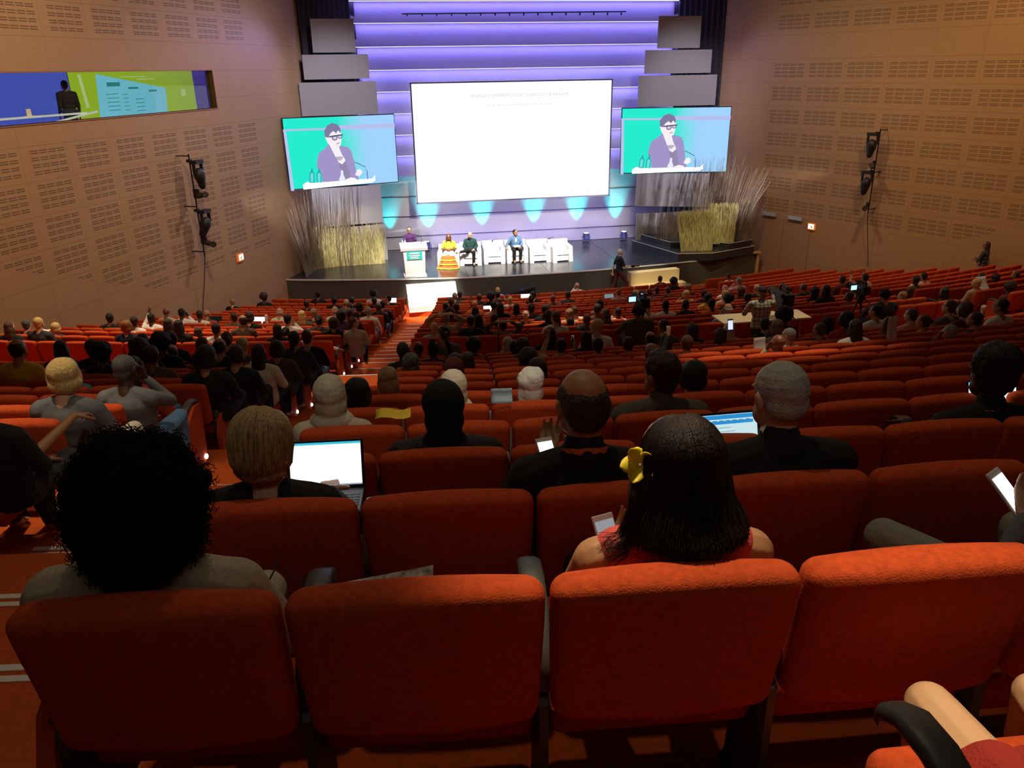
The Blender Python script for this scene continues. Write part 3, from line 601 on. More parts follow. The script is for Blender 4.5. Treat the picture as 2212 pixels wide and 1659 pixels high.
ARM = {  # elbow, wrist, finger direction, palm normal for the +x side
    'lap': ((.26, .24, .72), (.13, .46, .64), (-.35, .8, -.1), (0, -.1, -1)),
    'phone': ((.25, .33, .76), (.09, .49, .88), (-.3, .7, .5), (0, -.7, .6)),
    'desk': ((.25, .35, .74), (.13, .58, .76), (-.2, 1, -.1), (0, 0, -1)),
    'chin': ((.20, .44, .84), (.075, .36, 1.07), (-.25, -.1, .9), (-.3, -.8, 0)),
    'head': ((.36, .20, 1.16), (.15, .14, 1.30), (-.9, -.05, .15), (0, .5, -.8)),
    'raise': ((.28, .42, .98), (.17, .52, 1.22), (-.1, .25, 1), (0, .9, 0)),
    'drape': ((.44, .08, .93), (.66, .06, .90), (.9, .1, -.4), (0, 0, -1)),
    'side': ((.30, .16, .74), (.31, .40, .66), (0, 1, -.1), (0, 0, -1)),
}
def seated_parts(al='lap', ar='lap', yaw=0, pitch=0, tilt=0, sw=1.0, sleeve=1.0, neck='crew', legs='sit', turn=0):
    """a person sitting; origin on the floor under the backrest, looking along +Y"""
    b, sh, pa = MB(), MB(), MB(); Rh = (Euler((pitch, 0, yaw)).to_matrix() @ Euler((0, tilt, 0)).to_matrix())
    hc = V((0, .235+.03*max(0, -pitch), 1.13)); 
    head_parts(b, hc, Rh)
    b.caps((0, .195, .965), .060, hc+Rh @ V((0, -.02, -.05)), .052); b.caps((0, .18, .94), .07, (0, .195, 1.0), .058)
    # torso
    def tor(m, g, bare=False):
        for c, r in (((0, .25, .52), (.175, .14, .12)), ((0, .235, .62), (.155, .118, .13)), ((0, .215, .74), (.168, .122, .14)), ((0, .195, .84), (.185, .118, .13)), ((0, .19, .925), (.13, .075, .055))):
            m.ell(c, [(r[0])*sw+g, r[1]+g, r[2]+g])
        for x in (-1, 1): m.caps((x*.05, .19, .955), .045+g, (x*(.130 if bare else .175)*sw, .19, .928 if bare else .905), (.052 if bare else .060)+g)
    tor(b, 0); tor(sh, .012, sleeve == 0)
    if neck in ('collar', 'white collar'): sh.caps((0, .18, .96), .078, (0, .195, 1.005), .068)
    hands = {}
    for x, nm in ((-1, al), (1, ar)):
        e, wr, d, n = ARM[nm]; f = lambda q: V((q[0]*x, q[1], q[2]))
        dn = V((0, 0, -.06 if nm not in ('lap', 'side', 'desk') else -.02))
        S = V((x*.185*sw, .19, .905)); e, wr, d, n = f(e)+dn, f(wr)+dn, f(d), f(n); e.x *= sw
        b.caps(S, .050, e, .038); b.caps(e, .040, wr, .024); hand_parts(b, wr, d, n, x, .55); hands[x] = (wr, d, n)
        if sleeve > 0:
            sh.caps(S, .064, e if sleeve >= 1 else S.lerp(e, sleeve*1.6 if sleeve < .6 else .95), .052)
            if sleeve >= 1: sh.caps(e, .052, e.lerp(wr, .92), .034)
    for x in (-1, 1):
        hip = V((x*.09, .27, .50)); kn = V((x*.13, .69, .53)); an = V((x*.12, .66, .12)); to = V((x*.13, .80, .05))
        if legs == 'wide' and x < 0: kn = V((-.38, .66, .56)); an = V((-.30, .62, .14)); to = V((-.34, .76, .05))
        if legs == 'cross' and x > 0: kn = V((.10, .72, .64)); an = V((.42, .86, .60)); to = V((.54, .95, .62))
        b.caps(hip, .085, kn, .055); b.caps(kn, .054, an, .036); b.caps(an, .038, to, .030)
        pa.caps(hip, .098, kn, .066); pa.caps(kn, .066, kn.lerp(an, .9), .050)
    pa.ell((0, .26, .52), (.19, .155, .115))
    return b, sh, pa, hc, Rh, hands
def hair_parts(kind, g=0):
    """hair masses in head space"""
    m = MB(); E = m.ell
    if kind in ('short', 'long', 'bun', 'ponytail', 'cap', 'flat'):
        E((0, -.026, .036+g), (.085, .094, .090)); E((0, -.052, -.026), (.070, .058, .062))
    if kind == 'crop': E((0, -.020, .034), (.081, .094, .087)); E((0, -.048, -.024), (.070, .056, .058))
    if kind == 'fringe': E((0, -.048, .0), (.080, .064, .064)); E((-.064, -.008, .012), (.018, .045, .03)); E((.064, -.008, .012), (.018, .045, .03))
    if kind == 'thin': E((0, -.040, .022), (.083, .074, .078)); E((0, -.05, -.03), (.068, .052, .05))
    if kind == 'long': E((0, -.066, -.06), (.088, .062, .13)); E((0, -.085, -.16), (.096, .045, .12)); E((-.066, -.02, -.06), (.03, .05, .10)); E((.066, -.02, -.06), (.03, .05, .10))
    if kind == 'bun': E((0, -.125, .03), (.042, .038, .042))
    if kind == 'topbun': E((0, -.026, .036), (.085, .094, .090)); E((0, -.052, -.026), (.070, .058, .062)); E((0, -.05, .145), (.048, .048, .042))
    if kind == 'ponytail': E((0, -.125, .01), (.028, .035, .03)); E((0, -.145, -.07), (.028, .026, .09))
    if kind == 'bob': E((0, -.022, .036), (.098, .104, .092)); E((0, -.040, -.045), (.104, .082, .070)); E((-.078, .0, -.02), (.028, .055, .075)); E((.078, .0, -.02), (.028, .055, .075))
    if kind == 'afro': E((0, -.03, .055), (.135, .13, .125))
    if kind == 'curly': E((0, -.028, .04), (.108, .108, .10)); E((0, -.055, -.06), (.112, .078, .10)); 
    if kind == 'bigcurl': E((0, -.02, .05), (.125, .12, .115)); E((0, -.065, -.10), (.135, .085, .14)); E((-.07, -.08, -.2), (.06, .05, .09)); E((.07, -.08, -.2), (.06, .05, .09))
    if kind == 'braids':
        E((0, -.03, .04), (.115, .115, .105)); E((0, -.075, -.10), (.13, .075, .16)); E((-.05, -.09, -.24), (.06, .045, .1)); E((.05, -.09, -.24), (.06, .045, .1))
    if kind == 'hijab':
        E((0, -.016, .028), (.101, .116, .110)); E((0, -.035, -.06), (.098, .088, .095)); E((0, -.03, -.155), (.140, .105, .065)); m.caps((-.075, -.02, 0), .025, (-.06, .03, -.11), .03); m.caps((.075, -.02, 0), .025, (.06, .03, -.11), .03)
    if kind == 'cap': pass
    return m
def noisy(a, f, a2=0, f2=60):
    return lambda co: a*noise.noise(co*f)+(a2*noise.noise(co*f2) if a2 else 0)
HD = {'afro': noisy(.016, 14, .008, 60), 'curly': noisy(.014, 16, .006, 60), 'bigcurl': noisy(.02, 14, .008, 50), 'braids': noisy(.012, 22, .004, 70), 'long': noisy(.006, 14), 'short': noisy(.004, 22), 'bob': noisy(.005, 14), 'hijab': noisy(.006, 11, .002, 45)}
HAIRMESH = {}
def hair_mesh(kind, vox=.010):
    k = (kind, vox)
    if k not in HAIRMESH: HAIRMESH[k] = remesh(hair_parts(kind), vox, 2, HD.get(kind), 'hair')
    return HAIRMESH[k]
CAPM = None
POSES = {'a': dict(), 'b': dict(yaw=.5), 'c': dict(yaw=-.5), 'phone': dict(al='phone', ar='phone', pitch=-.35), 'desk': dict(al='desk', ar='desk', pitch=-.2), 'chin': dict(al='chin', pitch=-.1, yaw=.15),
         'chinr': dict(ar='chin', pitch=-.1, yaw=-.15), 'head': dict(al='head', ar='head'), 'raise': dict(al='raise', ar='lap'), 'raiser': dict(al='lap', ar='raise'), 'raise2': dict(al='raise', ar='raise'), 'drape': dict(ar='drape'), 'drapel': dict(al='drape'),
         'cross': dict(legs='cross'), 'prof': dict(yaw=1.2), 'profr': dict(yaw=-1.2)}
PT = {}
def pose_meshes(pose, vox=.015, **kw):
    k = (pose, vox, tuple(sorted(kw.items())))
    if k not in PT:
        d = dict(POSES[pose]); d.update(kw); b, sh, pa, hc, Rh, hands = seated_parts(**d)
        PT[k] = (remesh(b, vox, 1, name='person_body'), remesh(sh, vox, 3, noisy(.004, 12), 'shirt'), remesh(pa, vox, 3, noisy(.004, 9), 'trousers'), hc, Rh, hands)
    return PT[k]
HNAME = {'hijab': 'headscarf'}
def person(loc, rz, scale, hair, hcol, shirt, skin, label, pose='a', trousers='charcoal', group='audience members in the seats', vox=.015, hvox=.010, cat='person', **kw):
    bm_, sm_, pm_, hc, Rh, hands = pose_meshes(pose, vox, **kw)
    o = obj('person', bm_, SKIN[skin], loc=loc, rot=(0, 0, rz)); o.scale = (scale,)*3
    tag(o, label, cat, group)
    obj('shirt' if shirt not in ('charcoal', 'navy') else 'jacket', sm_, CLOTH[shirt] if isinstance(shirt, str) else shirt, o)
    obj('trousers', pm_, CLOTH[trousers], o)
    if hair != 'bald':
        if hair in ('hijab',): m_ = CLOTH[hcol]
        else: m_ = HAIR[hcol]
        h = obj(HNAME.get(hair, 'hair'), hair_mesh(hair, hvox), m_, o, hc, Rh.to_euler())
    return o
# ---------------------------------------------------------------- seats
def rbox(hx, hy, hz, r, n=8, fn=None):
    """rounded box; fn reshapes every point"""
    vs = {}; V_ = []; F = []
    def ax(h): return [-h, -h+r*.3, -h+r*.7]+[(-h+r)+(2*(h-r))*i/n for i in range(n+1)]+[h-r*.7, h-r*.3, h]
    A = [ax(hx), ax(hy), ax(hz)]
    H = (hx, hy, hz)
    def pt(p):
        k = tuple(round(q, 6) for q in p)
        if k in vs: return vs[k]
        q = V([max(-(H[i]-r), min(H[i]-r, p[i])) for i in range(3)]); d = V(p)-q
        out = q+d.normalized()*r if d.length > 1e-9 else V(p)
        if fn: out = fn(out)
        vs[k] = len(V_); V_.append(out); return vs[k]
    for a in range(3):
        b, c = [(1,2),(0,2),(0,1)][a]
        for sgn in (-1, 1):
            for i in range(len(A[b])-1):
                for j in range(len(A[c])-1):
                    q = []
                    for di, dj in ((0,0),(1,0),(1,1),(0,1)):
                        p = [0,0,0]; p[a] = sgn*H[a]; p[b] = A[b][i+di]; p[c] = A[c][j+dj]; q.append(pt(p))
                    F.append(tuple(q))
    m = MB(); m.v = [tuple(v) for v in V_]; m.f = F; return m
def back_mb(w, n=6):
    def fn(p):
        x, y, z = p; t = (z+.25)/.5     # 0 bottom, 1 top
        x *= .965+.035*min(1, t*1.3)
        z = z*.88+.03
        z += -.022*(1-(x/(w/2))**2)*(1-t)+.012*(1-(x/(w/2))**2)*t
        y += .012*math.cos(x*PI/w)*(-1 if y < 0 else .6)
        y += .075*(1-t)-.01
        return V((x, y+.02, z+.70))
    return rbox(w/2, .052, .25, .045, n, fn)
def cush_mb(w): return rbox(w/2-.01, .235, .062, .045, 4, lambda p: V((p.x, p.y+.36, p.z+.42+.02*(p.y))))
def arm_mb():
    m = MB(); pts = [(.09, .50), (.16, .575), (.26, .632), (.36, .652), (.44, .645), (.49, .615), (.505, .58)]; wd = [.026, .03, .034, .036, .036, .034, .026]
    vs = []; 
    for (y, z), wv in zip(pts, wd):
        i = pts.index((y, z)); a = pts[max(0, i-1)]; b_ = pts[min(len(pts)-1, i+1)]; d = V((0, b_[0]-a[0], b_[1]-a[1])).normalized(); n = V((0, -d.z, d.y))
        c = V((0, y, z))
        for k in range(12):
            t = 2*PI*k/12; cx_ = math.copysign(abs(math.cos(t))**.6, math.cos(t))*wv; cy_ = math.copysign(abs(math.sin(t))**.7, math.sin(t))*.019
            vs.append(c+V((cx_, 0, 0))+n*cy_)
    fs = [(i*12+k, i*12+(k+1)%12, (i+1)*12+(k+1)%12, (i+1)*12+k) for i in range(len(pts)-1) for k in range(12)]+[tuple(reversed(range(12))), tuple(range(72, 84))]
    return m.add(vs, fs)
ARMM = arm_mb(); ARMM.v = [(x, y, z+.055) for x, y, z in ARMM.v]; ARMM = ARMM.mesh('armrest', True)
STDM = MB().prism([(.08, 0), (.34, 0), (.30, .10), (.27, .48), (.36, .68), (.20, .64), (.07, .53)], .022, 'x').mesh('side_support')
ENDM = MB().prism([(.02, .10), (.44, .08), (.48, .655), (.34, .685), (.10, .57), (.02, .40)], .045, 'x').mesh('end_panel')
LITM = MB().lathe([(.022, -.012), (.024, .008), (.015, .014)], seg=12, axis='x').mesh('aisle_light')
BACKS = {}; CUSH = {}
AISLE = glow('aisle_light_glow', (.9, .95, 1), 9)
def seat(loc, rz, w, label, ends=(False, False), near=False):
    k = round(w, 2)
    if k not in BACKS: BACKS[k] = back_mb(k).mesh('backrest', True); CUSH[k] = cush_mb(k).mesh('seat_cushion', True)
    r = empty('auditorium_seat', loc, rz); tag(r, label, 'seat', 'red auditorium seats')
    obj('backrest', BACKS[k], FABRIC, r); obj('seat_cushion', CUSH[k], FABRIC, r)
    obj('armrest', ARMM, GREY, r, (-w/2-.008, 0, 0)); obj('side_support', STDM, GREY, r, (-w/2-.008, 0, 0))
    for s, e in ((-1, ends[0]), (1, ends[1])):
        if s == 1 and e: obj('armrest', ARMM, GREY, r, (w/2+.008, 0, 0)); obj('side_support', STDM, GREY, r, (w/2+.008, 0, 0))
        if e:
            p = obj('end_panel', ENDM, FABRIC, r, (s*(w/2+.045), 0, 0)); obj('aisle_light', LITM, AISLE, p, (s*.03, .38, .14))
    return r
ONE = 'zero first second third fourth fifth sixth seventh eighth ninth tenth eleventh twelfth thirteenth fourteenth fifteenth sixteenth seventeenth eighteenth nineteenth twentieth'.split()
def ordw(n): return ONE[n] if n <= 20 else 'twenty-'+ONE[n-20] if n < 30 else 'thirty-'+ONE[n-30] if n > 30 else 'thirtieth'
def wall_theta(r, side):
    """angle at which radius r meets the side wall"""
    lo, hi = 0.0, .6
    for _ in range(40):
        t = (lo+hi)/2; x = r*math.sin(t); y = YC-r*math.cos(t)
        lim = (9.3 if side > 0 else 9.6)+math.tan(HA)*(29.3-y)
        if x < lim: lo = t
        else: hi = t
    return lo
GAPS = [-6.18, -6.03, -5.97, -5.81, -5.80, -5.59, -5.49, -5.38, -5.27, -5.15, -5.06, -4.97, -4.88]
seats = []   # (tier, row, block, s, pitch, r, z, idx, n)
for tier, RR, ZZ in (('U', RU, ZU), ('L', RL, ZL)):
    for k, r in enumerate(RR):
        z = ZZ[k]
        if tier == 'U':
            p = .592; e0 = GAPS[k]-2*p; n = int((.126*r-e0)/p); row = [(e0+p*(i+.5), p) for i in range(n)]
        else:
            n = round(.252*r/.575); p = .252*r/n; row = [(-.126*r+p*(i+.5), p) for i in range(n)]
        for i, (s, p) in enumerate(row): seats.append((tier, k, 'C', s, p, r, z, i+1, n))
        for side in (-1, 1):
            w_ = wall_theta(r, side)*r-.25; s0 = (.157 if tier == 'L' else .153)*r+.02; n = int((w_-s0)/.58)
            for i in range(n): seats.append((tier, k, 'W' if side < 0 else 'D', side*(s0+.58*(i+.5)), .58, r, z, i+1, n))
def frame_size(p, r, s, z, mx=0):
    q = P(r, s/r, z+.8)-CAMP; d = q.dot(F_)
    if d < .5: return None
    x = 1106+1700*q.dot(R_)/d; y = 829.5-1700*q.dot(U_)/d
    return None if (x < -30-mx or x > 2245+mx or y < -50 or y > 1700+mx) else d
vis = []
for t in seats:
    d = frame_size(t[4], t[5], t[3], t[6])
    if d: vis.append((d, t))
vis.sort(key=lambda q: q[0])
BLK = {'C': 'centre block', 'W': 'booth-side block', 'D': 'door-side block'}
TIER = {'U': 'upper tier', 'L': 'lower tier'}
for d, (tier, k, blk, s, p, r, z, i, n) in vis[:300]:
    th = s/r
    ends = (False, False)
    if blk == 'C': ends = (i == 1, i == n)
    elif i == 1: ends = (blk == 'D', blk == 'W')
    lab = 'red fabric seat, %s %s row down, %s, %s seat from the %s' % (TIER[tier], ordw(k+1), BLK[blk], ordw(i), 'booth-side aisle' if blk == 'C' else 'aisle')
    seat(P(r, th, z), th, p-.016, lab, ends)
# the remaining far seats as one object
fm_ = MB(); bb = back_mb(.55, 1); ca = MB().box((0, .36, .40), (.54, .47, .12)); sp_ = MB().box((-.285, .22, .33), (.05, .3, .6))
side_ = [(0, t) for t in seats if t not in [v[1] for v in vis] and frame_size(t[4], t[5], t[3], t[6], 700)]   # just beyond the frame
rest = vis[300:]+side_
for d, (tier, k, blk, s, p, r, z, i, n) in rest:
    th = s/r; o = P(r, th, z); Rz = Matrix.Rotation(th, 3, 'Z')
    for part in (bb, ca): fm_.add([Rz @ V(v)+o for v in part.v], part.f)
o = obj('auditorium_seat', fm_, FABRIC, smooth=True); tag(o, 'rows of red fabric seats further down towards the stage', 'seat', 'red auditorium seats', 'stuff')
fa_ = MB(); am = MB().box((-.285, .28, .60), (.055, .36, .05)).box((-.285, .22, .3), (.03, .24, .56))
for d, (tier, k, blk, s, p, r, z, i, n) in rest:
    th = s/r; o_2 = P(r, th, z); Rz = Matrix.Rotation(th, 3, 'Z'); fa_.add([Rz @ V(v)+o_2 for v in am.v], am.f)
obj('armrest', fa_, GREY, o)
PEOPLE = """L 0 -13.82 1.02 -0.0 long brown black fair a
L 0 -13.18 1.04 0.07 short blond charcoal fair a
L 0 -11.41 1.04 0.028 bob ginger navy fair a
L 0 -10.38 1.04 0.039 long dark black brown a
L 0 -9.65 1.013 0.0 short black white tan a
L 0 -8.45 0.993 0.0 long dark black fair a
L 0 -7.9 0.93 -0.013 bald black white brown drape
L 0 -5.46 0.966 0.0 bald white paleblue fair a
L 0 -4.72 1.04 0.029 thin dark navy brown a
L 0 -4.11 0.951 0.0 short black olive tan head
L 0 -3.08 1.04 0.011 ponytail brown white fair b
L 0 -2.45 0.987 0.0 bald black olive brown a
L 0 0.49 1.01 0.0 fringe white denim fair chin
L 0 1.78 1.02 0.0 short darkgrey olive fair a
L 0 5.69 0.958 0.0 long black black tan a
L 0 7.54 0.93 -0.058 afro dark maroon brown a
L 1 -13.92 0.976 0.0 short darkgrey navy fair b
L 1 -13.26 0.935 0.0 bob blond charcoal fair b
L 1 -10.82 1.019 0.0 long dark black brown a
L 1 -10.22 0.93 -0.077 long dark teal brown a
L 1 -9.25 1.04 0.04 thin dark brown tan b
L 1 -8.39 0.93 -0.08 bun black black tan a
L 1 -7.41 1.016 0.0 bob dark black tan a
L 1 -6.99 1.005 -0.0 short brown beige fair profr
L 1 -5.14 1.036 0.0 thin sandy tan fair head
L 1 -4.46 0.995 0.0 long dark black brown a
L 1 -3.03 0.999 0.0 curly dark black tan b
L 1 -2.55 0.93 -0.08 short dark black tan a
L 1 -1.79 0.975 0.0 long brown maroon fair phone
L 1 3.87 0.954 0.0 short dark maroon brown b
L 1 5.28 0.93 -0.08 short sandy white fair b
L 1 7.41 0.943 0.0 bob blond tan fair b
L 2 -11.81 0.99 0.0 short dark white brown b
L 2 -8.45 1.021 0.0 short black white fair chinr
L 2 -7.77 0.993 0.0 bun dark charcoal fair a
L 2 -7.28 1.04 0.048 bob black purple dark a
L 2 -3.99 0.93 -0.003 long dark yellow tan a
L 2 -3.33 0.965 0.0 fringe white black fair a
L 2 -2.37 0.959 0.0 long sandy beige fair b
L 2 -1.73 1.021 0.0 crop dark brown brown a
L 2 -1.26 0.931 0.0 crop dark white brown chin
L 2 -0.57 0.997 0.0 bald white white fair a
L 2 -0.17 1.011 0.0 crop black white dark a
L 2 0.32 0.991 0.0 crop black black dark a
L 2 0.93 0.982 0.0 crop black orange dark a
L 2 2.78 1.0 0.0 short dark black brown a
L 2 3.84 1.04 0.02 long dark black brown a
L 2 8.97 0.93 -0.056 curly dark brown brown a
L 2 9.74 0.93 -0.055 short darkgrey charcoal tan b
L 3 -12.7 0.995 0.0 short black black brown b
L 3 -11.68 1.007 0.0 crop black white dark raise
L 3 -9.41 1.031 0.0 bob dark black fair desk
L 3 -7.14 1.04 0.053 short brown maroon brown a
L 3 -2.69 1.026 0.0 crop black black dark a
L 3 -2.0 0.964 0.0 short brown white fair a
L 3 1.76 0.982 0.0 afro black black dark a
L 3 2.27 0.997 0.0 short dark maroon brown a
L 3 4.08 0.986 0.0 curly black black dark a
L 3 5.2 1.0 0.0 short grey pink fair a
L 3 7.14 0.99 0.0 short dark brown brown a
L 3 9.46 0.93 -0.08 short dark brown brown a
L 4 -9.92 0.988 0.0 crop dark olive brown b
L 4 -8.28 1.019 0.0 long blond brown fair a
L 4 -4.8 1.004 0.0 curly dark charcoal brown a
L 4 -4.19 1.004 0.0 long dark orange brown a
L 4 -2.84 1.021 0.0 short dark black brown a
L 4 1.62 1.012 0.0 bob black yellow tan a
L 4 8.2 0.982 0.0 short dark pink tan chin
L 5 -11.42 1.022 0.0 crop black white dark chinr
L 5 -10.96 0.983 0.0 short dark white brown a
L 5 -8.09 1.019 0.0 short sandy charcoal fair a
L 5 -3.45 1.028 0.0 long dark black fair a
L 5 -0.92 0.985 0.0 bob black white tan a
L 5 2.49 1.0 -0.0 short blond cream fair raiser
L 5 4.88 0.997 0.0 thin darkgrey green tan a
L 5 6.88 1.04 0.023 short dark pink tan raise2
L 6 -12.09 0.983 0.0 bald black beige brown b
L 6 -11.0 0.951 0.0 bald black olive tan a
L 6 -9.06 1.0 0.0 fringe white white fair b
L 6 -7.61 1.021 0.0 fringe white white fair a
L 6 -6.74 0.993 0.0 short grey white fair a
L 6 -3.48 1.024 0.0 short black pink tan desk
L 6 -2.89 0.967 0.0 long dark maroon brown a
L 6 2.3 1.0 0.0 short dark black tan a
L 6 3.42 0.999 0.0 curly brown brown fair a
L 6 3.91 1.02 0.0 bald black navy fair a
L 6 6.74 1.012 -0.0 short dark maroon brown a
L 7 -6.96 1.04 0.0 bob black black brown a
L 7 -4.35 0.976 0.0 crop black black dark a
L 7 2.17 0.966 0.0 bob blond tan fair chin
L 7 3.37 1.012 0.0 fringe white white fair a
L 8 -7.28 1.013 0.0 short brown black tan a
L 8 -6.48 0.999 0.0 bald black black dark a
L 8 -4.59 0.966 0.0 short black black brown a
L 8 -3.76 0.986 0.0 bald white orange fair a
L 8 0.93 1.032 0.0 short blond grey fair b
L 9 -6.34 0.991 0.0 short black navy tan a
L 9 -4.34 1.017 0.0 short darkgrey black brown a
L 9 -2.91 0.978 0.0 bald black grey brown a
L 9 -1.97 1.0 0.0 bun dark red dark a
L 9 -1.31 0.981 0.0 bald black grey brown a
L 9 1.67 0.972 0.0 short brown grey fair b
L 9 2.3 0.992 0.0 short darkgrey brown tan a
L 9 2.94 1.024 0.0 bob sandy maroon fair b
L 9 4.73 1.04 0.036 short grey pink fair chin
L 10 -8.63 0.98 0.0 short dark black brown a
L 10 -7.41 1.011 0.0 fringe grey grey fair a
L 10 -3.03 1.04 0.019 afro black black dark a
L 10 -2.46 0.957 0.0 short blond white fair a
L 10 -0.64 1.012 0.0 crop dark charcoal brown b
L 10 0.97 0.984 0.0 short ginger beige fair b
L 10 2.26 0.965 0.0 short dark black brown a
L 11 -11.12 0.97 0.0 short sandy black fair b
L 11 -7.83 1.026 -0.0 crop black black dark a
L 11 -7.29 1.021 0.0 short dark black tan a
L 11 -6.57 0.999 0.0 short dark black dark a
L 11 -3.28 1.02 0.0 bald black black dark a
L 11 -1.55 1.015 0.0 short black black fair b
L 12 -10.2 1.039 0.0 afro dark black dark a
L 12 -6.1 0.999 0.0 short black black fair prof
L 12 -3.95 1.015 0.0 short grey charcoal fair b
L 12 -2.54 1.006 0.0 short black black dark a
L 12 3.54 1.04 0.001 afro black black dark a
L 13 -8.45 1.04 0.022 short black black brown a
L 13 -6.57 1.04 0.008 afro black white dark a
L 13 -3.68 0.982 0.0 crop dark black dark a
L 13 6.15 0.937 0.0 crop dark white brown phone
L 14 -2.27 0.948 0.0 short blond white fair a
L 14 0.56 0.954 0.0 fringe sandy white fair chin
L 14 3.74 0.963 0.0 short dark black tan a
U 3 -8.81 0.98 0.0 short black black tan b
U 3 -6.83 0.949 0.0 hijab beige beige fair a
U 4 -8.68 1.04 0.0 bob blond grey fair b
U 4 -6.7 0.93 -0.057 bob black black tan a
U 4 -6.04 0.93 -0.037 hijab cream pink tan b
U 4 -4.35 0.93 -0.038 bob black black tan b
U 5 -8.55 1.024 0.0 crop darkgrey grey dark chinr
U 5 -6.47 0.93 -0.037 long sandy tan fair a
U 6 -8.74 0.971 0.0 braids black red dark c
U 6 -5.88 0.93 -0.04 hijab maroon maroon brown a
U 6 -5.08 0.93 -0.068 bob dark brown brown a
U 7 -9.7 0.941 0.0 braids black teal dark b
U 7 -8.29 1.035 -0.0 bob black black tan b
U 7 -5.75 0.93 -0.027 short black black dark a
U 8 -10.58 1.04 0.07 thin dark yellow tan a
U 8 -9.08 1.025 0.0 crop dark brown brown a
U 8 -8.57 0.952 0.0 short dark black dark a
U 8 -8.16 1.009 0.0 short dark black tan b
U 8 -6.18 0.93 -0.066 curly darkgrey charcoal fair a
U 8 -5.54 0.93 -0.064 long dark black brown a
U 8 -4.85 0.93 -0.08 bigcurl black black brown a
U 8 -3.38 0.93 -0.064 bald black black brown a
U 8 -1.82 0.93 -0.054 bald black beige brown chin
U 8 0.48 0.93 -0.08 crop grey grey tan chin
U 9 -9.96 1.008 0.0 afro black black dark a
U 9 -9.47 1.04 0.036 braids dark black dark a
U 9 -8.03 0.996 0.0 long dark cream fair a
U 9 -6.23 0.97 0.0 short dark black dark a
U 9 -2.6 0.93 -0.026 short brown charcoal fair raise
U 9 -1.19 0.93 -0.014 crop grey white fair b
U 9 -0.27 0.964 0.0 long dark white tan a
U 9 1.56 0.935 0.0 short dark brown tan b
U 10 -10.83 1.039 0.0 long dark black brown b
U 10 -10.41 1.04 0.009 short black black dark a
U 10 -9.45 1.04 0.058 afro black black dark a
U 10 -8.68 1.04 0.006 thin dark black tan a
U 10 -7.9 1.006 0.0 bob dark brown tan a
U 10 -5.82 0.942 0.0 topbun black black dark raiser
U 10 -4.56 0.948 0.0 bob dark maroon brown a
U 10 -4.05 0.93 -0.012 short black tan tan raise
U 10 -3.54 0.93 -0.025 ponytail black black tan a
U 10 -3.08 0.93 -0.037 short dark charcoal tan a
U 10 -2.53 0.93 -0.007 long dark olive tan c
U 10 -0.91 0.997 0.0 long brown brown dark a
U 10 -0.25 0.93 -0.011 short brown black tan b
U 10 0.17 1.035 0.0 bob black red dark a
U 10 0.87 0.934 0.0 long brown brown fair a
U 10 1.46 0.93 -0.014 bun brown pink tan b
U 10 2.15 1.027 0.0 bob brown maroon fair b
U 10 2.8 1.025 0.0 short dark white tan b
U 11 -9.97 1.04 0.07 long dark maroon brown b
U 11 -9.55 0.963 0.0 thin dark navy tan a
U 11 -9.11 1.04 0.007 long brown black fair a
U 11 -8.52 1.031 0.0 short blond grey fair a
U 11 -7.77 1.04 0.07 ponytail black charcoal tan a
U 11 -5.98 0.93 -0.0 thin dark maroon brown b
U 11 -5.15 0.93 -0.005 afro black black dark a
U 11 -4.55 0.93 -0.038 short black navy brown a
U 11 -3.43 0.969 0.0 long dark black brown a
U 11 -2.45 0.93 -0.011 thin dark charcoal tan a
U 11 -1.35 0.93 -0.035 curly darkgrey charcoal tan a
U 11 -0.31 1.04 0.069 afro black charcoal dark a
U 11 0.43 0.955 0.0 curly dark pink dark a
U 11 1.9 0.975 0.0 short darkgrey pink fair b
U 11 2.61 1.04 0.0 short brown grey fair b
U 12 -9.79 1.04 0.07 short black black brown b
U 12 -8.93 1.04 0.07 bun brown maroon fair b
U 12 -7.64 1.04 0.07 short brown black fair a
U 12 -5.51 1.04 0.07 short dark grey tan b
U 12 -4.5 0.93 -0.017 hijab beige grey tan a
U 12 -3.81 1.024 0.0 long dark black brown b
U 12 -3.05 1.04 0.07 short blond white fair prof
U 12 -1.93 1.04 0.004 short dark olive tan b
U 12 -1.44 0.967 0.0 curly darkgrey charcoal brown a
U 12 -0.79 0.936 0.0 hijab cream beige tan a
U 12 -0.14 0.982 0.0 short dark black fair c
U 12 1.91 1.039 0.0 short black white tan b"""
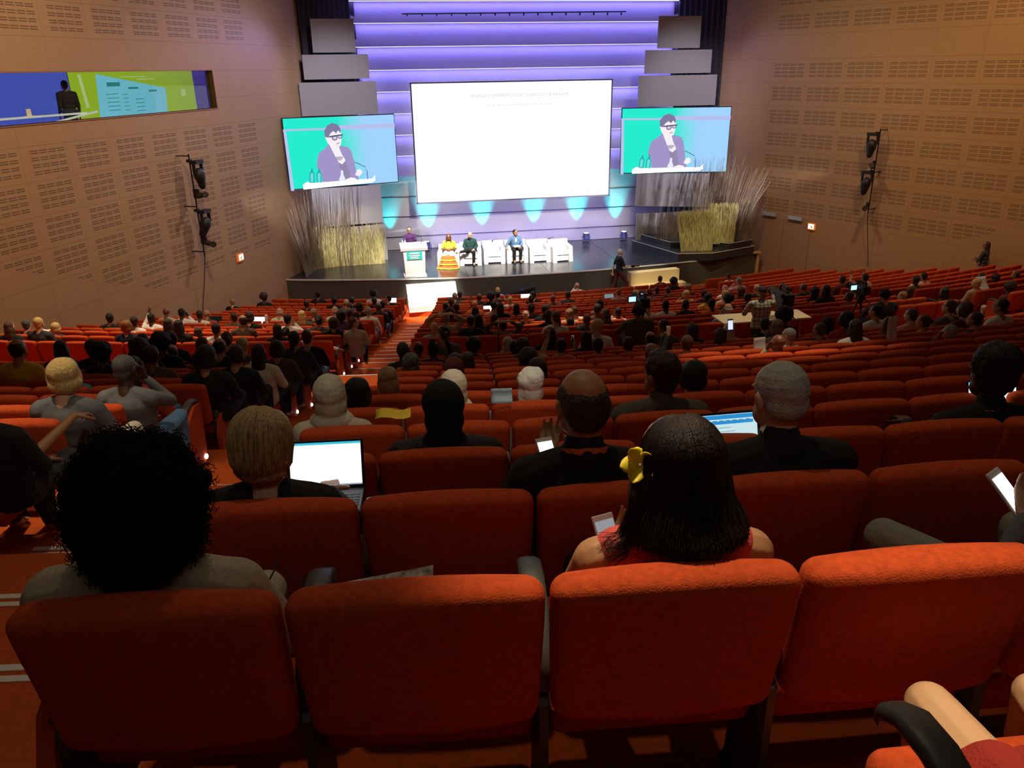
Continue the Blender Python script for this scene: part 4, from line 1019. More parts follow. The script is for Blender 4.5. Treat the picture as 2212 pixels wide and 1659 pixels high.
# ---------------------------------------------------------------- the audience: tier, row, place along the row, size, slouch, hair, colours, skin, pose
HW = {'short': 'short %s hair', 'crop': 'cropped %s hair', 'fringe': 'balding %s hair', 'thin': 'thinning %s hair', 'long': 'long %s hair', 'bun': '%s hair bun', 'topbun': '%s topknot', 'ponytail': '%s ponytail', 'bob': '%s bob', 'afro': '%s afro', 'curly': 'curly %s hair', 'bigcurl': 'big %s curls', 'braids': 'big %s braids', 'hijab': '%s headscarf', 'bald': 'bald head'}
CN = {'darkgrey': 'dark grey', 'paleblue': 'pale blue'}
rows_ = {}
for ln in PEOPLE.split('\n'):
    q = ln.split(); rows_.setdefault((q[0], int(q[1])), []).append(q)
def blk(s, r, tier):
    t = s/r
    return 'C' if abs(t) < .14 else ('W' if t < 0 else 'D')
taken = {}
for (tier, k), lst in rows_.items():
    r = (RU if tier == 'U' else RL)[k]; z = (ZU if tier == 'U' else ZL)[k]
    cnt = {}
    lst.sort(key=lambda q: abs(float(q[2])) if False else float(q[2]))
    W = [q for q in lst if blk(float(q[2]), r, tier) == 'W'][::-1]; Cc = [q for q in lst if blk(float(q[2]), r, tier) == 'C']; D = [q for q in lst if blk(float(q[2]), r, tier) == 'D']
    for bl, ll in (('W', W), ('C', Cc), ('D', D)):
        for i, q in enumerate(ll):
            s, scl, dz = map(float, q[2:5]); h, hc_, sh_, sk, po = q[5:]
            hw = HW[h] if h == 'bald' else HW[h] % CN.get(hc_, hc_)
            lab = '%s, %s top, %s %s row, %s, %s person from %saisle' % (hw, CN.get(sh_, sh_), TIER[tier], ordw(k+1), BLK[bl], ordw(i+1), '')
            g = random.Random(int(s*100)+k*7)
            person(P(r, s/r, z+dz), s/r+g.uniform(-.08, .08), scl, h, hc_, sh_, sk, lab, po, g.choice(['charcoal', 'navy', 'black', 'beige', 'denim']), vox=.011 if (tier == 'U' and k < 7) else .016, hvox=.008 if (tier == 'U' and k < 7) else .012)
# ---------------------------------------------------------------- people close to the camera, built finer
ARM['phonelow'] = ((.25, .30, .70), (.07, .46, .79), (-.4, .7, .5), (0, -.7, .6))
ARM['hip'] = ((.27, .05, .74), (.17, .24, .61), (-.2, .9, -.2), (0, 0, -1))
ARM['reach'] = ((.30, .40, .80), (.40, .74, .92), (.1, .95, -.25), (0, -.2, -1))
def strands(m, n, top, rx, ry, rz, hang, flare, seed=3, r=.0011, back=(-2.6, 2.6), inw=.0, z0=.0, jit=.004):
    """fine locks falling from the crown over the skull, then hanging free"""
    g = random.Random(seed)
    for i in range(n):
        az = -PI/2+g.uniform(*back)*.62+g.gauss(0, .05)   # 0 = +x, -pi/2 = back of the head
        rr = 1+g.uniform(-.02, .04); L = hang*g.uniform(.86, 1.04); pts = []
        for t in (.12, .35, .6, .85, 1.1, 1.35, 1.57):
            pts.append(V((rx*rr*math.sin(t)*math.cos(az), top[1]+ry*rr*math.sin(t)*math.sin(az), top[2]+rz*rr*math.cos(t))))
        e = pts[-1]; out = V((math.cos(az), math.sin(az), 0)); wv = g.uniform(-1, 1)*jit
        for q in (.25, .5, .75, 1.0):
            pts.append(e+V((0, 0, -L*q))+out*(flare*q*q-inw*q**3)+V((wv*math.sin(q*6), wv*math.cos(q*5), 0)))
        m.tube(pts, [r*.7]+[r]*(len(pts)-2)+[r*.4], 3, False)
def near(k, s, H, scl, hair, hcol, shirt, skin, label, pose='a', trousers='charcoal', side_rot=0, vox=.0075, hvox=.005, rows=(RU, ZU), **kw):
    r = rows[0][k] if k >= 0 else RU[0]+.85; z = rows[1][k] if k >= 0 else ZU[0]+.259
    return person(P(r, s/r, z+H-1.13*scl), s/r+side_rot, scl, hair, hcol, shirt, skin, label, pose, trousers, vox=vox, hvox=hvox, **kw)
HC0 = V((0, .235, 1.13))
# big afro, two rows' width of hair
p = near(0, -7.14, 1.08, 1.0, 'bald', '', 'beige', 'dark', 'person with a huge round black afro in a beige linen top, upper tier top row', trousers='beige', sw=1.22, yaw=.25)
hm_ = MB(); hm_.ell((0, -.03, .01), (.162, .15, .175)); hm_.ell((0, -.05, -.07), (.150, .12, .11))
hme = remesh(hm_, .009, 2, noisy(.022, 13, .010, 45)); g = random.Random(5)
cur = MB(); cur.v = [tuple(v.co) for v in hme.vertices]; cur.f = [tuple(f.vertices) for f in hme.polygons]
nv = len(hme.vertices)
for i in range(1500):
    v = hme.vertices[g.randrange(nv)]; c = v.co; nrm = v.normal; a = nrm.orthogonal().normalized(); b = nrm.cross(a); rr = g.uniform(.004, .008); ph = g.uniform(0, 6.28); L = g.uniform(.012, .028)
    cur.tube([c-nrm*.004+nrm*L*t/7+(a*math.cos(ph+t*1.5)+b*math.sin(ph+t*1.5))*rr for t in range(8)], .0011, 3, False)
obj('hair', cur, mat('hair_matte_black', (.008, .006, .006), .95, spec=.05), p, HC0+V((.015, 0, 0)), smooth=True)
LINEN = mat('beige_linen', (.52, .45, .33), .9, bump=.6, bscale=160, var=.14, vscale=70, stretch=(1, 1, 6))
for c in p.children:
    if c.name.startswith('shirt'): c.material_slots[0].material = LINEN
wt = MB().tube([(.33, .60, .47), (.30, .63, .62)], .02, 8); 
# brown bob with streaks
p = near(1, -6.96, 1.07, 1.02, 'bald', '', 'black', 'fair', 'person with a brown streaked bob in a black top, laptop open on the knees', pose='desk', trousers='black', yaw=-.25)
hb = MB(); hb.ell((0, -.022, .036), (.103, .108, .094)); hb.ell((0, -.036, -.04), (.110, .088, .075)); hb.ell((0, -.05, -.085), (.096, .06, .05))
hh = remesh(hb, .006, 2, noisy(.004, 18)); mb_ = MB(); mb_.v = [tuple(v.co) for v in hh.vertices]; mb_.f = [tuple(f.vertices) for f in hh.polygons]
strands(mb_, 1700, (0, -.025, .035), .108, .113, .099, .125, .010, 4, .0012, inw=.035)
BOBM = mat('hair_streaked_bob', (.46, .30, .15), .45, spec=.5, bump=.6, bscale=40, var=.5, vscale=16, stretch=(9, 9, .5))
obj('hair', mb_, BOBM, p, HC0, (math.radians(-11), 0, -.25), True)
# man with a bald crown and orange ribbon
p = near(1, -5.83, 1.15, 1.13, 'bald', '', 'black', 'tan', 'person with a bald crown and orange ribbon in a black shirt, holding a small phone', pose='phone', neck='collar', trousers='black', yaw=.12, pitch=-.15)
hb = MB(); hb.ell((0, -.050, .004), (.0805, .064, .074)); hb.ell((-.052, -.005, .030), (.030, .062, .046)); hb.ell((.052, -.005, .030), (.030, .062, .046)); hb.ell((0, -.05, -.03), (.066, .05, .05))
obj('hair', remesh(hb, .005, 2, noisy(.0015, 40, .001, 120)), mat('hair_thin_dark', (.035, .022, .016), .6, spec=.35, bump=1, bscale=90, var=.5, vscale=60), p, HC0, Euler((-.15, 0, .12)))
OR = mat('orange_ribbon', (.75, .20, .04), .6)
def ribbon(par, y=.19, z=1.0, w=.075, d=.068, wd=.016):
    m = MB(); pts = [V((w*math.cos(t), y+d*math.sin(t), z-.012*math.sin(t)-.0)) for t in [PI*(-.95+1.9*i/24)-PI/2+PI for i in range(25)]]
    pts = [V((w*math.sin(t), y-d*math.cos(t), z-.05*(1-math.cos(t))*.6)) for t in [(-1.9+3.8*i/20) for i in range(21)]]
    for a, b in zip(pts, pts[1:]): m.add([a+V((0,0,-wd)), b+V((0,0,-wd)), b+V((0,0,wd)), a+V((0,0,wd))], [(0,1,2,3)])
    o = obj('neck_ribbon', m, OR, par); md = o.modifiers.new('s', 'SOLIDIFY'); md.thickness = .003; return o
ribbon(p, .20, 1.012, .076, .072)
def phone(loc, rz, lab, tiltx=.9, case=None, s=1.0, glowc=(1, 1, 1), es=1.6, roll=0):
    r = empty('phone', loc, rz); r.rotation_euler = (tiltx, roll, rz); tag(r, lab, 'phone'); r.scale = (s,)*3
    obj('phone_body', rbox(.036, .072, .0045, .004, 3), case or WHITEP, r)
    obj('phone_screen', MB().box((0, -.002, .0050), (.062, .112, .001)), glow('phone_glow_%d' % len(bpy.data.materials), glowc, es), r); return r
phone((-5.86, 2.78, -1.455), .15, 'small white phone with a lit screen in the hands under the bald crown', .75)
# black headscarf
p = near(2, -6.26, 1.075, 1.0, 'bald', '', 'black', 'brown', 'person in a smooth black headscarf and patterned black dress, upper tier third row', trousers='black', sw=1.16)
hb = MB(); hb.ell((0, -.016, .026), (.103, .118, .112)); hb.ell((0, -.03, -.06), (.095, .085, .09)); hb.ell((0, -.045, -.14), (.10, .075, .05)); hb.ell((0, -.05, -.19), (.15, .08, .04))
obj('headscarf', remesh(hb, .007, 4, noisy(.004, 9)), CLOTH['black'], p, HC0)
DP = mat('dark_patterned_dress', (.02, .018, .02), .7, bump=.6, bscale=60, var=.9, vscale=45)
for c in p.children:
    if c.name.startswith('shirt'): c.material_slots[0].material = DP
# flower in the hair
p = near(0, -5.835, 1.10, 1.04, 'bald', '', 'red', 'tan', 'person with long dark hair, a yellow flower and a sleeveless coral top', pose='phone', al='phonelow', ar='phonelow', trousers='black', sleeve=0, yaw=.2, sw=1.08)
CORAL = mat('coral_knit', (.62, .085, .075), .85, bump=.5, bscale=240, var=.12, vscale=50)
for c in p.children:
    if c.name.startswith('shirt'): c.material_slots[0].material = CORAL
hb = MB(); hb.ell((0, -.026, .036), (.094, .104, .094)); hb.ell((0, -.06, -.05), (.105, .075, .11)); hb.ell((0, -.065, -.11), (.122, .062, .075)); hb.ell((-.085, -.02, -.07), (.035, .06, .10)); hb.ell((.085, -.02, -.07), (.035, .06, .10))
hh = remesh(hb, .006, 3, noisy(.006, 12)); mb_ = MB(); mb_.v = [tuple(v.co) for v in hh.vertices]; mb_.f = [tuple(f.vertices) for f in hh.polygons]
strands(mb_, 2300, (0, -.03, .035), .101, .110, .098, .185, .050, 9, .0012, jit=.010)
g = random.Random(11)
for i in range(120):   # lock flicking outwards on one side
    y = g.uniform(-.06, .0); m0 = V((-.11, y, -.04-g.random()*.05)); mb_.tube([m0, m0+V((-.02, 0, -.06)), m0+V((-.045, 0, -.10)), m0+V((-.085+g.uniform(-.01, .01), 0, -.11+g.uniform(-.02, .02)))], [.0012, .0012, .001, .0005], 3, False)
LH = mat('hair_long_espresso', (.022, .012, .009), .5, spec=.3, bump=.5, bscale=30, var=.6, vscale=10, stretch=(8, 8, .5))
obj('hair', mb_, LH, p, HC0, (math.radians(-8), 0, .2), True)
fl_ = empty('flower', (0, 0, 0)); fl_.parent = p; fl_.location = HC0+V((-.098, -.055, .035)); fl_.rotation_euler = (math.radians(62), math.radians(-38), math.radians(-10))
YL = mat('yellow_petal', (.9, .70, .03), .5, var=.15, vscale=30)
pm_ = MB()
for k in range(5):
    a = 2*PI*k/5; ca_, sa_ = math.cos(a), math.sin(a); vs = []; fs = []; N_, M_ = 7, 6
    for i in range(N_):
        t = i/(N_-1); wdt = .021*math.sin(PI*min(1, t*.80+.14))**.7
        for j in range(M_):
            u = -1+2*j/(M_-1); x = .003+t*.038; y = u*wdt; z = .012*t*t*1.4+.008*u*t*1.3+.004*(1-u*u)
            vs.append((x*ca_-y*sa_, x*sa_+y*ca_, z))
    for i in range(N_-1):
        for j in range(M_-1): fs.append((i*M_+j, (i+1)*M_+j, (i+1)*M_+j+1, i*M_+j+1))
    pm_.add(vs, fs)
fo = obj('petals', pm_, YL, None, smooth=True); fo.parent = fl_; md = fo.modifiers.new('s', 'SOLIDIFY'); md.thickness = .0015; fo['label'] = 'five curled yellow petals'
fc = obj('flower_centre', MB().ell((0, 0, .006), (.005, .005, .004)), mat('flower_centre', (.85, .7, .35), .5)); fc.parent = fl_
phone((-5.87, 1.93, -1.31), .25, 'white phone held low before the coral top', .95, glowc=(.62, .64, .68), es=.45)
# grey cropped hair, black suit
p = near(1, -5.10, 1.145, 1.12, 'bald', '', 'black', 'fair', 'person with cropped grey hair and a white collar in a black suit', pose='desk', trousers='black', sw=1.16, neck='collar', yaw=.2)
hb = MB(); hb.ell((0, -.022, .034), (.0825, .096, .089)); hb.ell((0, -.046, -.018), (.076, .058, .060))
obj('hair', remesh(hb, .005, 2, noisy(.0015, 70)), mat('hair_silver_crop', (.40, .38, .35), .7, spec=.3, bump=.8, bscale=170, var=.15, vscale=40), p, HC0, Euler((-.2, 0, .2)))
obj('shirt_collar', remesh(MB().caps((0, .183, .965), .075, (0, .20, 1.005), .066), .006, 1), CLOTH['white'], p)
# tall dark hair at the far end of the row
p = near(2, -3.53, 1.08, 1.05, 'bald', '', 'black', 'dark', 'person with tall black hair and orange ribbon in a black suit, third row', pose='desk', trousers='black', sw=1.2, neck='collar', yaw=.1)
hb = MB(); hb.ell((0, -.028, .075), (.108, .108, .105)); hb.ell((0, -.05, -.005), (.088, .07, .075))
obj('hair', remesh(hb, .007, 2, noisy(.012, 18, .006, 60)), HAIR['black'], p, HC0); ribbon(p, .195, .985, .084, .074)
# brushed up dark hair, grey suit
p = near(3, -4.90, 1.10, 1.06, 'bald', '', 'black', 'tan', 'person with thick brushed-up dark hair in an olive grey suit, fourth row', pose='b', trousers='charcoal', sw=1.2, neck='collar')
hb = MB(); hb.ell((0, -.024, .048), (.096, .106, .096)); hb.ell((0, -.052, -.03), (.080, .06, .068)); hb.ell((0, .02, .11), (.06, .05, .035))
obj('hair', remesh(hb, .006, 2, noisy(.008, 26, .003, 80)), HAIR['dark'], p, HC0, Euler((0, 0, .5)))
OS = mat('olive_grey_suit', (.10, .09, .065), .85, bump=.3, bscale=120)
for c in p.children:
    if c.name.startswith('shirt'): c.material_slots[0].material = OS
# white wrapped head
p = near(4, -5.50, 1.0, .98, 'bald', '', 'charcoal', 'tan', 'person with a bright white head wrap and black jacket, fifth row', pose='b', sw=1.1)
hb = MB(); hb.ell((0, -.02, .045), (.100, .112, .092)); hb.ell((0, -.05, -.05), (.085, .07, .085)); hb.ell((-.06, -.03, -.06), (.04, .05, .10)); hb.ell((.01, -.06, -.14), (.085, .06, .05))
obj('head_wrap', remesh(hb, .006, 2, noisy(.010, 13, .003, 50)), CLOTH['white'], p, HC0)
# seated person at the end of the top row: wide knee and phone
p = near(0, -4.58, 1.13, 1.0, 'short', 'grey', 'grey', 'fair', 'person in grey at the top row, knee out wide, reading a white phone', al='phonelow', ar='phonelow', trousers='olive', pitch=-.3, legs='wide')
GT = mat('cloth_grey_green', (.30, .30, .24), .9, bump=.3, bscale=90)
for c in p.children:
    if c.name.startswith('trousers'): c.material_slots[0].material = GT
phone((-4.60, 1.84, -1.26), .5, 'white phone with a bright screen held over the grey knee', .75, es=1.8, s=1.15)
# person reaching over the seat at the booth-side edge
p = near(3, -9.02, 1.05, 1.0, 'short', 'black', 'black', 'tan', 'person in a black T-shirt reaching a bare forearm over the seat ahead', ar='reach', sleeve=.5, side_rot=-.05)
# person in the camera's own row: bare knees and a red skirt
r_ = RU[0]+.85; zf_ = ZU[0]+.259
b_, s_, pa_, hc_, Rh_, _h = seated_parts('hip', 'hip', sw=.95, sleeve=.5)
p = obj('person', remesh(b_, .0075, 2), mat('skin_warm', (.62, .37, .20), .5, spec=.35), loc=P(r_, -5.28/r_, zf_-.12), rot=(0, 0, -5.29/r_)); tag(p, 'person with bare knees and a red skirt seated beside the near armrest', 'person', 'audience members in the seats')
obj('shirt', remesh(s_, .01, 2), CLOTH['black'], p); obj('hair', hair_mesh('long', .008), HAIR['dark'], p, hc_)
sk = MB()
for x in (-1, 1): sk.caps((x*.09, .27, .50), .108, (x*.112, .49, .518), .087)
sk.ell((0, .26, .52), (.20, .16, .12)); sk.ell((0, .42, .52), (.16, .15, .065))
obj('skirt', remesh(sk, .008, 3, noisy(.004, 14)), mat('red_knit_skirt', (.34, .03, .022), .9, bump=.7, bscale=150, stretch=(1, 1, 1)), p)
seat(P(r_, -5.335/r_, zf_-.055), -5.345/r_, .60, 'red seat in the camera row holding the bare-kneed person')
# laptops
def laptop(loc, rz, lab, kind='white', s=1.0, lid=.30, cat='laptop'):
    r = empty('laptop', loc, rz); tag(r, lab, cat); r.scale = (s,)*3
    b = obj('base', rbox(.165, .115, .009, .006, 3), mat('laptop_shell', (.03, .03, .035), .4, .3, .5), r, (0, 0, .0))
    ky = MB()
    for i in range(12):
        for j in range(5): ky.box((-.137+i*.025, .055-j*.023, .0105), (.020, .018, .003))
    ky.box((0, -.075, .0098), (.09, .05, .001))
    obj('keyboard', ky, mat('laptop_keys', (.10, .10, .11), .5), b)
    l = obj('lid', rbox(.165, .004, .108, .004, 3), mat('laptop_shell', (.03,.03,.035)), r, (0, .118+math.sin(lid)*.108, math.cos(lid)*.108+.005), (-lid, 0, 0))
    gm_ = bpy.data.materials.get('laptop_glow_'+kind) or glow('laptop_glow_'+kind, {'white': (.98, .98, 1), 'sheet': (.60, .82, .86), 'dim': (.25, .35, .38), 'dark': (.02, .03, .03)}[kind], {'white': 1.7, 'sheet': .95, 'dim': .7, 'dark': .3}[kind])
    scn = obj('screen', MB().box((0, -.0048, .003), (.306, .001, .188)), gm_, l)
    if kind == 'white' and s == 1.0:
        obj('title_bar', MB().box((0, -.0056, .093), (.306, .0006, .010)), glow('screen_bar_blue', (.05, .55, .75), 1), scn); obj('task_bar', MB().box((0, -.0056, -.089), (.306, .0006, .006)), glow('screen_bar_grey', (.35, .4, .5), 1), scn)
    if kind == 'sheet':
        m = MB().box((0, -.0056, .086), (.306, .0006, .018)).box((0, -.0056, .062), (.27, .0006, .014)).box((-.148, -.0056, -.02), (.008, .0006, .15)).box((-.09, -.0056, -.086), (.09, .0006, .008))
        obj('window_bar', m, glow('screen_bar_blue2', (.03, .30, .72), .9), scn)
        m = MB(); g = random.Random(3)
        for i in range(7): m.box((g.uniform(-.06, .05), -.0060, .04-i*.017), (g.uniform(.05, .2), .0004, .0022))
        for i in range(8): m.box((-.1+i*.03, -.0063, .0705), (.02, .0004, .003))
        obj('text_line', m, glow('screen_text_grey', (.22, .36, .45), .7), scn)
    return r
th_ = lambda P_: math.atan2(P_[0], YC-P_[1])
laptop((-6.78, 3.00, -1.70), -.10, 'open laptop with a blank white screen beside the streaked brown bob', 'white', 1.0)
laptop((-4.95, 2.92, -1.73), -.02, 'open laptop showing a pale blue document window, past the yellow flower', 'sheet', 1.08, .34)
laptop((-2.92, 3.60, -1.98), -.05, 'open laptop glowing white at the end of the third row', 'white', 1.0)
for i, (x, y, z, kd, lab) in enumerate([(-9.56, 20.6, -6.2, 'white', 'open white laptop in the booth-side block of the lower tier'), (-3.18, 22.2, -6.78, 'white', 'small open white laptop before the pink shirt'), (-1.40, 25.5, -7.42, 'white', 'open white laptop two rows from the stage by the red top'),
        (1.06, 23.8, -7.12, 'dim', 'open dim laptop beside the beige suit'), (1.79, 23.0, -6.95, 'white', 'open white laptop between the blond head and the grey suit'), (-5.94, 26.0, -7.4, 'white', 'open white laptop at the aisle end of a booth-side row'), (-10.7, 20.9, -6.2, 'dark', 'open laptop with a black screen by the white shirts')]):
    laptop((x, y, z), th_((x, y)), lab, kd, 1.02)
BLKC = mat('black_phone_case', (.02, .02, .02), .4)
for x, y, z, lab, c in [(-12.82, 22.45, -6.2, 'phone raised by the person in white near the booth-side wall', (.8, .85, 1)), (4.68, 22.4, -6.66, 'phone raised beside the blond head in cream', (.8, .9, 1)), (-1.58, 9.9, -3.42, 'phone raised high in the upper tier to film the stage', (.55, .65, 1)), (2.03, 11.6, -4.3, 'pale blue phone on the seat back ahead of the black hair', (.35, .75, .9))]:
    phone((x, y, z), th_((x, y)), lab, 1.35, BLKC, 1.15, c, 1.3)
phone((-8.60, 5.5, -2.19), -.3, 'large white phone in the hand of the black suit at the block edge', .9, s=1.35, glowc=(.75, .78, .82), es=.5)
# small things in the rows
def sheet(loc, rz, sx, sy, lab, cat='paper', m_=None, tilt=.35, nm='paper_sheet', roll=0):
    mm = MB(); n = 6; vs = []; 
    for i in range(n):
        for j in range(n): vs.append(((i/(n-1)-.5)*sx, (j/(n-1)-.5)*sy, .012*math.sin(i*1.3)+.01*math.cos(j*1.1)))
    mm.add(vs, [(i*n+j, (i+1)*n+j, (i+1)*n+j+1, i*n+j+1) for i in range(n-1) for j in range(n-1)])
    o = obj(nm, mm, m_ or PAPER, loc=loc, rot=(tilt, roll, rz), smooth=True); md = o.modifiers.new('s', 'SOLIDIFY'); md.thickness = .003; tag(o, lab, cat); return o
sheet((-13.46, 17.36, -5.02), -.3, .30, .22, 'white sheet lying on a seat back in the first booth-side rows', tilt=.1)
sheet((7.84, 16.0, -4.98), .2, .30, .40, 'large white sheet held open beside the black afro, door-side block', tilt=1.0)
sheet((8.4, 18.7, -5.72), .2, .2, .25, 'white sheet on the lap in the door-side block', tilt=.6)
sheet((-6.88, 21.0, -6.28), -.15, .22, .22, 'round-looking white paper behind the dark bob by the aisle', tilt=1.2)
sheet((.48, 9.21, -3.45), 0, .15, .42, 'long cream scarf hanging over a seat back in the upper tier', 'scarf', CLOTH['cream'], 1.45, 'scarf')
sheet((-1.45, 9.25, -3.52), .1, .18, .22, 'folded white paper held up in the upper tier, tenth row', tilt=1.3)
sheet((-8.15, 10.7, -3.80), -.15, .28, .2, 'white sheet on a lap in the booth-side block of the upper tier', tilt=.4)
sheet((-6.44, 4.62, -2.03), -.1, .22, .10, 'yellow folder beside the beige headscarf', 'folder', CLOTH['yellow'], .25, 'folder')
sheet((-5.72, 4.75, -2.02), -.1, .14, .10, 'pale blue folded leaflet on the lit seat ahead of the black headscarf', 'leaflet', CLOTH['paleblue'], 1.1, 'leaflet')
sheet((-2.48, 14.5, -4.86), 0, .14, .2, 'white sheet in the hands of the olive jacket by the cross aisle', tilt=1.1)
WP = mat('patterned_bag_fabric', (.35, .33, .28), .8, var=.9, vscale=28)
bg = MB().prism([(-.15, 0), (.15, 0), (.17, .27), (-.13, .22)], .07, 'y'); bo = obj('tote_bag', bg, WP, loc=(-6.56, 2.02, -1.66), rot=(.1, 0, -.1)); tag(bo, 'patterned white and brown bag peeping over the second seat back', 'bag')
cs = MB().lathe([(.035, 0), (.03, .10), (.036, .10), (.031, .20)], seg=14); tag(obj('paper_cup', cs, PAPER, loc=(-9.08, 18.9, -5.62)), 'stacked white paper cups on a seat back in the booth-side block', 'cup')
bt = obj('drinks_bottle', MB().lathe([(.035, 0), (.037, .02), (.037, .15), (.02, .18)], seg=14), mat('green_bottle', (.10, .22, .05), .2, spec=.6), loc=(-3.37, 11.80, -4.28)); tag(bt, 'small green bottle standing on a seat back in the upper tier', 'bottle')
obj('bottle_cap', MB().lathe([(.024, .18), (.024, .215)], seg=12), mat('silver_cap', (.6, .6, .6), .3, .8), bt)
for x, y, z, lab in ((-6.10, 1.93, -1.37, 'rounded grey plastic lump between the two lit seats'),):
    pass
nb = obj('wallet', rbox(.045, .03, .05, .02, 4), mat('navy_plastic', (.012, .018, .07), .5), loc=(-6.72, 1.93, -1.385)); tag(nb, 'small navy pouch on the armrest by the patterned bag', 'pouch')
gl_ = MB()
for s in (-1, 1): gl_.tube([(s*.03+.024*math.cos(t), 0, .02*math.sin(t)) for t in [2*PI*i/12 for i in range(13)]], .003, 6); gl_.tube([(s*.055, 0, .01), (s*.058, .06, .012), (s*.05, .12, -.01)], .0028, 6)
tag(obj('sunglasses', gl_, DARK, loc=(-6.86, 1.95, -1.42), rot=(1.1, .9, .3)), 'folded black glasses beside the beige knee', 'glasses')
# ---------------------------------------------------------------- people on the stage and standing people
def standing_parts(al=None, ar=None, stride=0, yaw=0, pitch=0, lean=0, sleeve=1.0, sw=1.0):
    """standing figure 1.72 m, origin between the feet, looking along +Y"""
    b, sh, pa = MB(), MB(), MB(); Rh = Euler((pitch, 0, yaw)).to_matrix(); L = lambda z: V((0, lean*(z-.95), 0)) if z > .95 else V((0, 0, 0))
    hc = V((0, .02, 1.605))+L(1.6); head_parts(b, hc, Rh); b.caps(V((0, 0, 1.43))+L(1.43), .058, hc+Rh @ V((0, -.02, -.05)), .050)
    def tor(m, g):
        for z, r in ((.96, (.165, .115, .11)), (1.08, (.15, .105, .12)), (1.22, (.16, .11, .13)), (1.33, (.178, .11, .11)), (1.405, (.12, .07, .05))): m.ell(V((0, 0, z))+L(z), [r[0]*sw+g, r[1]+g, r[2]+g])
        for x in (-1, 1): m.caps(V((x*.05, 0, 1.43))+L(1.43), .042+g, V((x*.17*sw, 0, 1.385))+L(1.385), .056+g)
    tor(b, 0); tor(sh, .012); hands = {}
    for x, a in ((-1, al), (1, ar)):
        S = V((x*.185*sw, 0, 1.385))+L(1.385)
        e, wr, d, n = a or ((.235, -.02, 1.10), (.25, .05, .86), (0, .1, -1), (-1, 0, 0)); f = lambda q: V((q[0]*x, q[1], q[2]))
        e, wr, d, n = f(e)+L(e[2]), f(wr)+L(wr[2]), f(d), f(n)
        b.caps(S, .047, e, .036); b.caps(e, .038, wr, .023); hand_parts(b, wr, d, n, x, .6); hands[x] = wr
        sh.caps(S, .060, e if sleeve >= 1 else S.lerp(e, .8), .050)
        if sleeve >= 1: sh.caps(e, .049, e.lerp(wr, .9), .033)
    for x in (-1, 1):
        st = stride*x; kn = V((x*.09, .04+st*.22+abs(stride)*.05, .50)); an = V((x*.09, st*.34-.02, .09+(.06 if st < 0 else 0))); to = an+V((x*.02, .15, -.045))
        b.caps((x*.085, 0, .92), .085, kn, .054); b.caps(kn, .052, an, .034); b.caps(an+V((0, -.03, -.03)), .034, to, .028)
        pa.caps((x*.085, 0, .92), .096, kn, .066); pa.caps(kn, .065, kn.lerp(an, .94), .052)
    pa.ell((0, 0, .93), (.178, .125, .10))
    return b, sh, pa, hc, Rh, hands
def face(o, hc, Rh, glasses=False):
    m = MB(); 
    for x in (-1, 1): m.ell(hc+Rh @ V((x*.030, .082, .006)), (.011, .008, .007), Rh)
    obj('eyes', m, mat('eye_dark', (.02, .015, .012), .2, spec=.6), o)
    m = MB().ell(hc+Rh @ V((0, .0925, -.057)), (.021, .006, .0035), Rh); obj('mouth', m, mat('lips', (.25, .06, .05), .5), o)
    if glasses:
        m = MB()
        for x in (-1, 1): m.tube([hc+Rh @ V((x*.034+.028*math.cos(t), .099, .006+.020*math.sin(t))) for t in [2*PI*i/10 for i in range(11)]], .004, 5); m.tube([hc+Rh @ V((x*.062, .095, .01)), hc+Rh @ V((x*.082, .0, .01))], .003, 4)
        obj('glasses', m, DARK, o)
def stand(loc, rz, scl, hair, hcol, shirt, skin, trousers, label, shoes='black', group=None, glasses=False, **kw):
    b, sh, pa, hc, Rh, hands = standing_parts(**kw)
    o = obj('person', remesh(b, .011, 1), SKIN[skin], loc=loc, rot=(0, 0, rz)); o.scale = (scl,)*3; tag(o, label, 'person', group)
    obj('shirt', remesh(sh, .011, 2, noisy(.004, 12)), CLOTH[shirt], o); obj('trousers', remesh(pa, .011, 2, noisy(.004, 9)), CLOTH[trousers], o)
    if hair != 'bald': obj('hair', hair_mesh(hair, .009), HAIR[hcol], o, hc, Rh.to_euler())
    face(o, hc, Rh, glasses)
    for x in (-1, 1):
        st = kw.get('stride', 0)*x; an = V((x*.09, st*.34-.02, .09+(.06 if st < 0 else 0)))
        obj('shoe', remesh(MB().caps(an+V((0, -.04, -.045)), .042, an+V((x*.02, .16, -.055)), .036), .01, 1), CLOTH[shoes], o)
    return o, hands
RING = ((.22, .12, 1.12), (.13, .33, 1.14), (-.3, .9, 0), (0, 0, -1))
o, _h = stand((-5.02, 29.35, ZS), PI+.10, .98, 'short', 'darkgrey', 'purple', 'fair', 'black', 'person in a purple jacket and black glasses speaking at the lectern', glasses=True, yaw=-.25, al=RING, ar=((.24, .14, 1.12), (.06, .34, 1.16), (-.5, .8, .2), (0, 0, -1)))
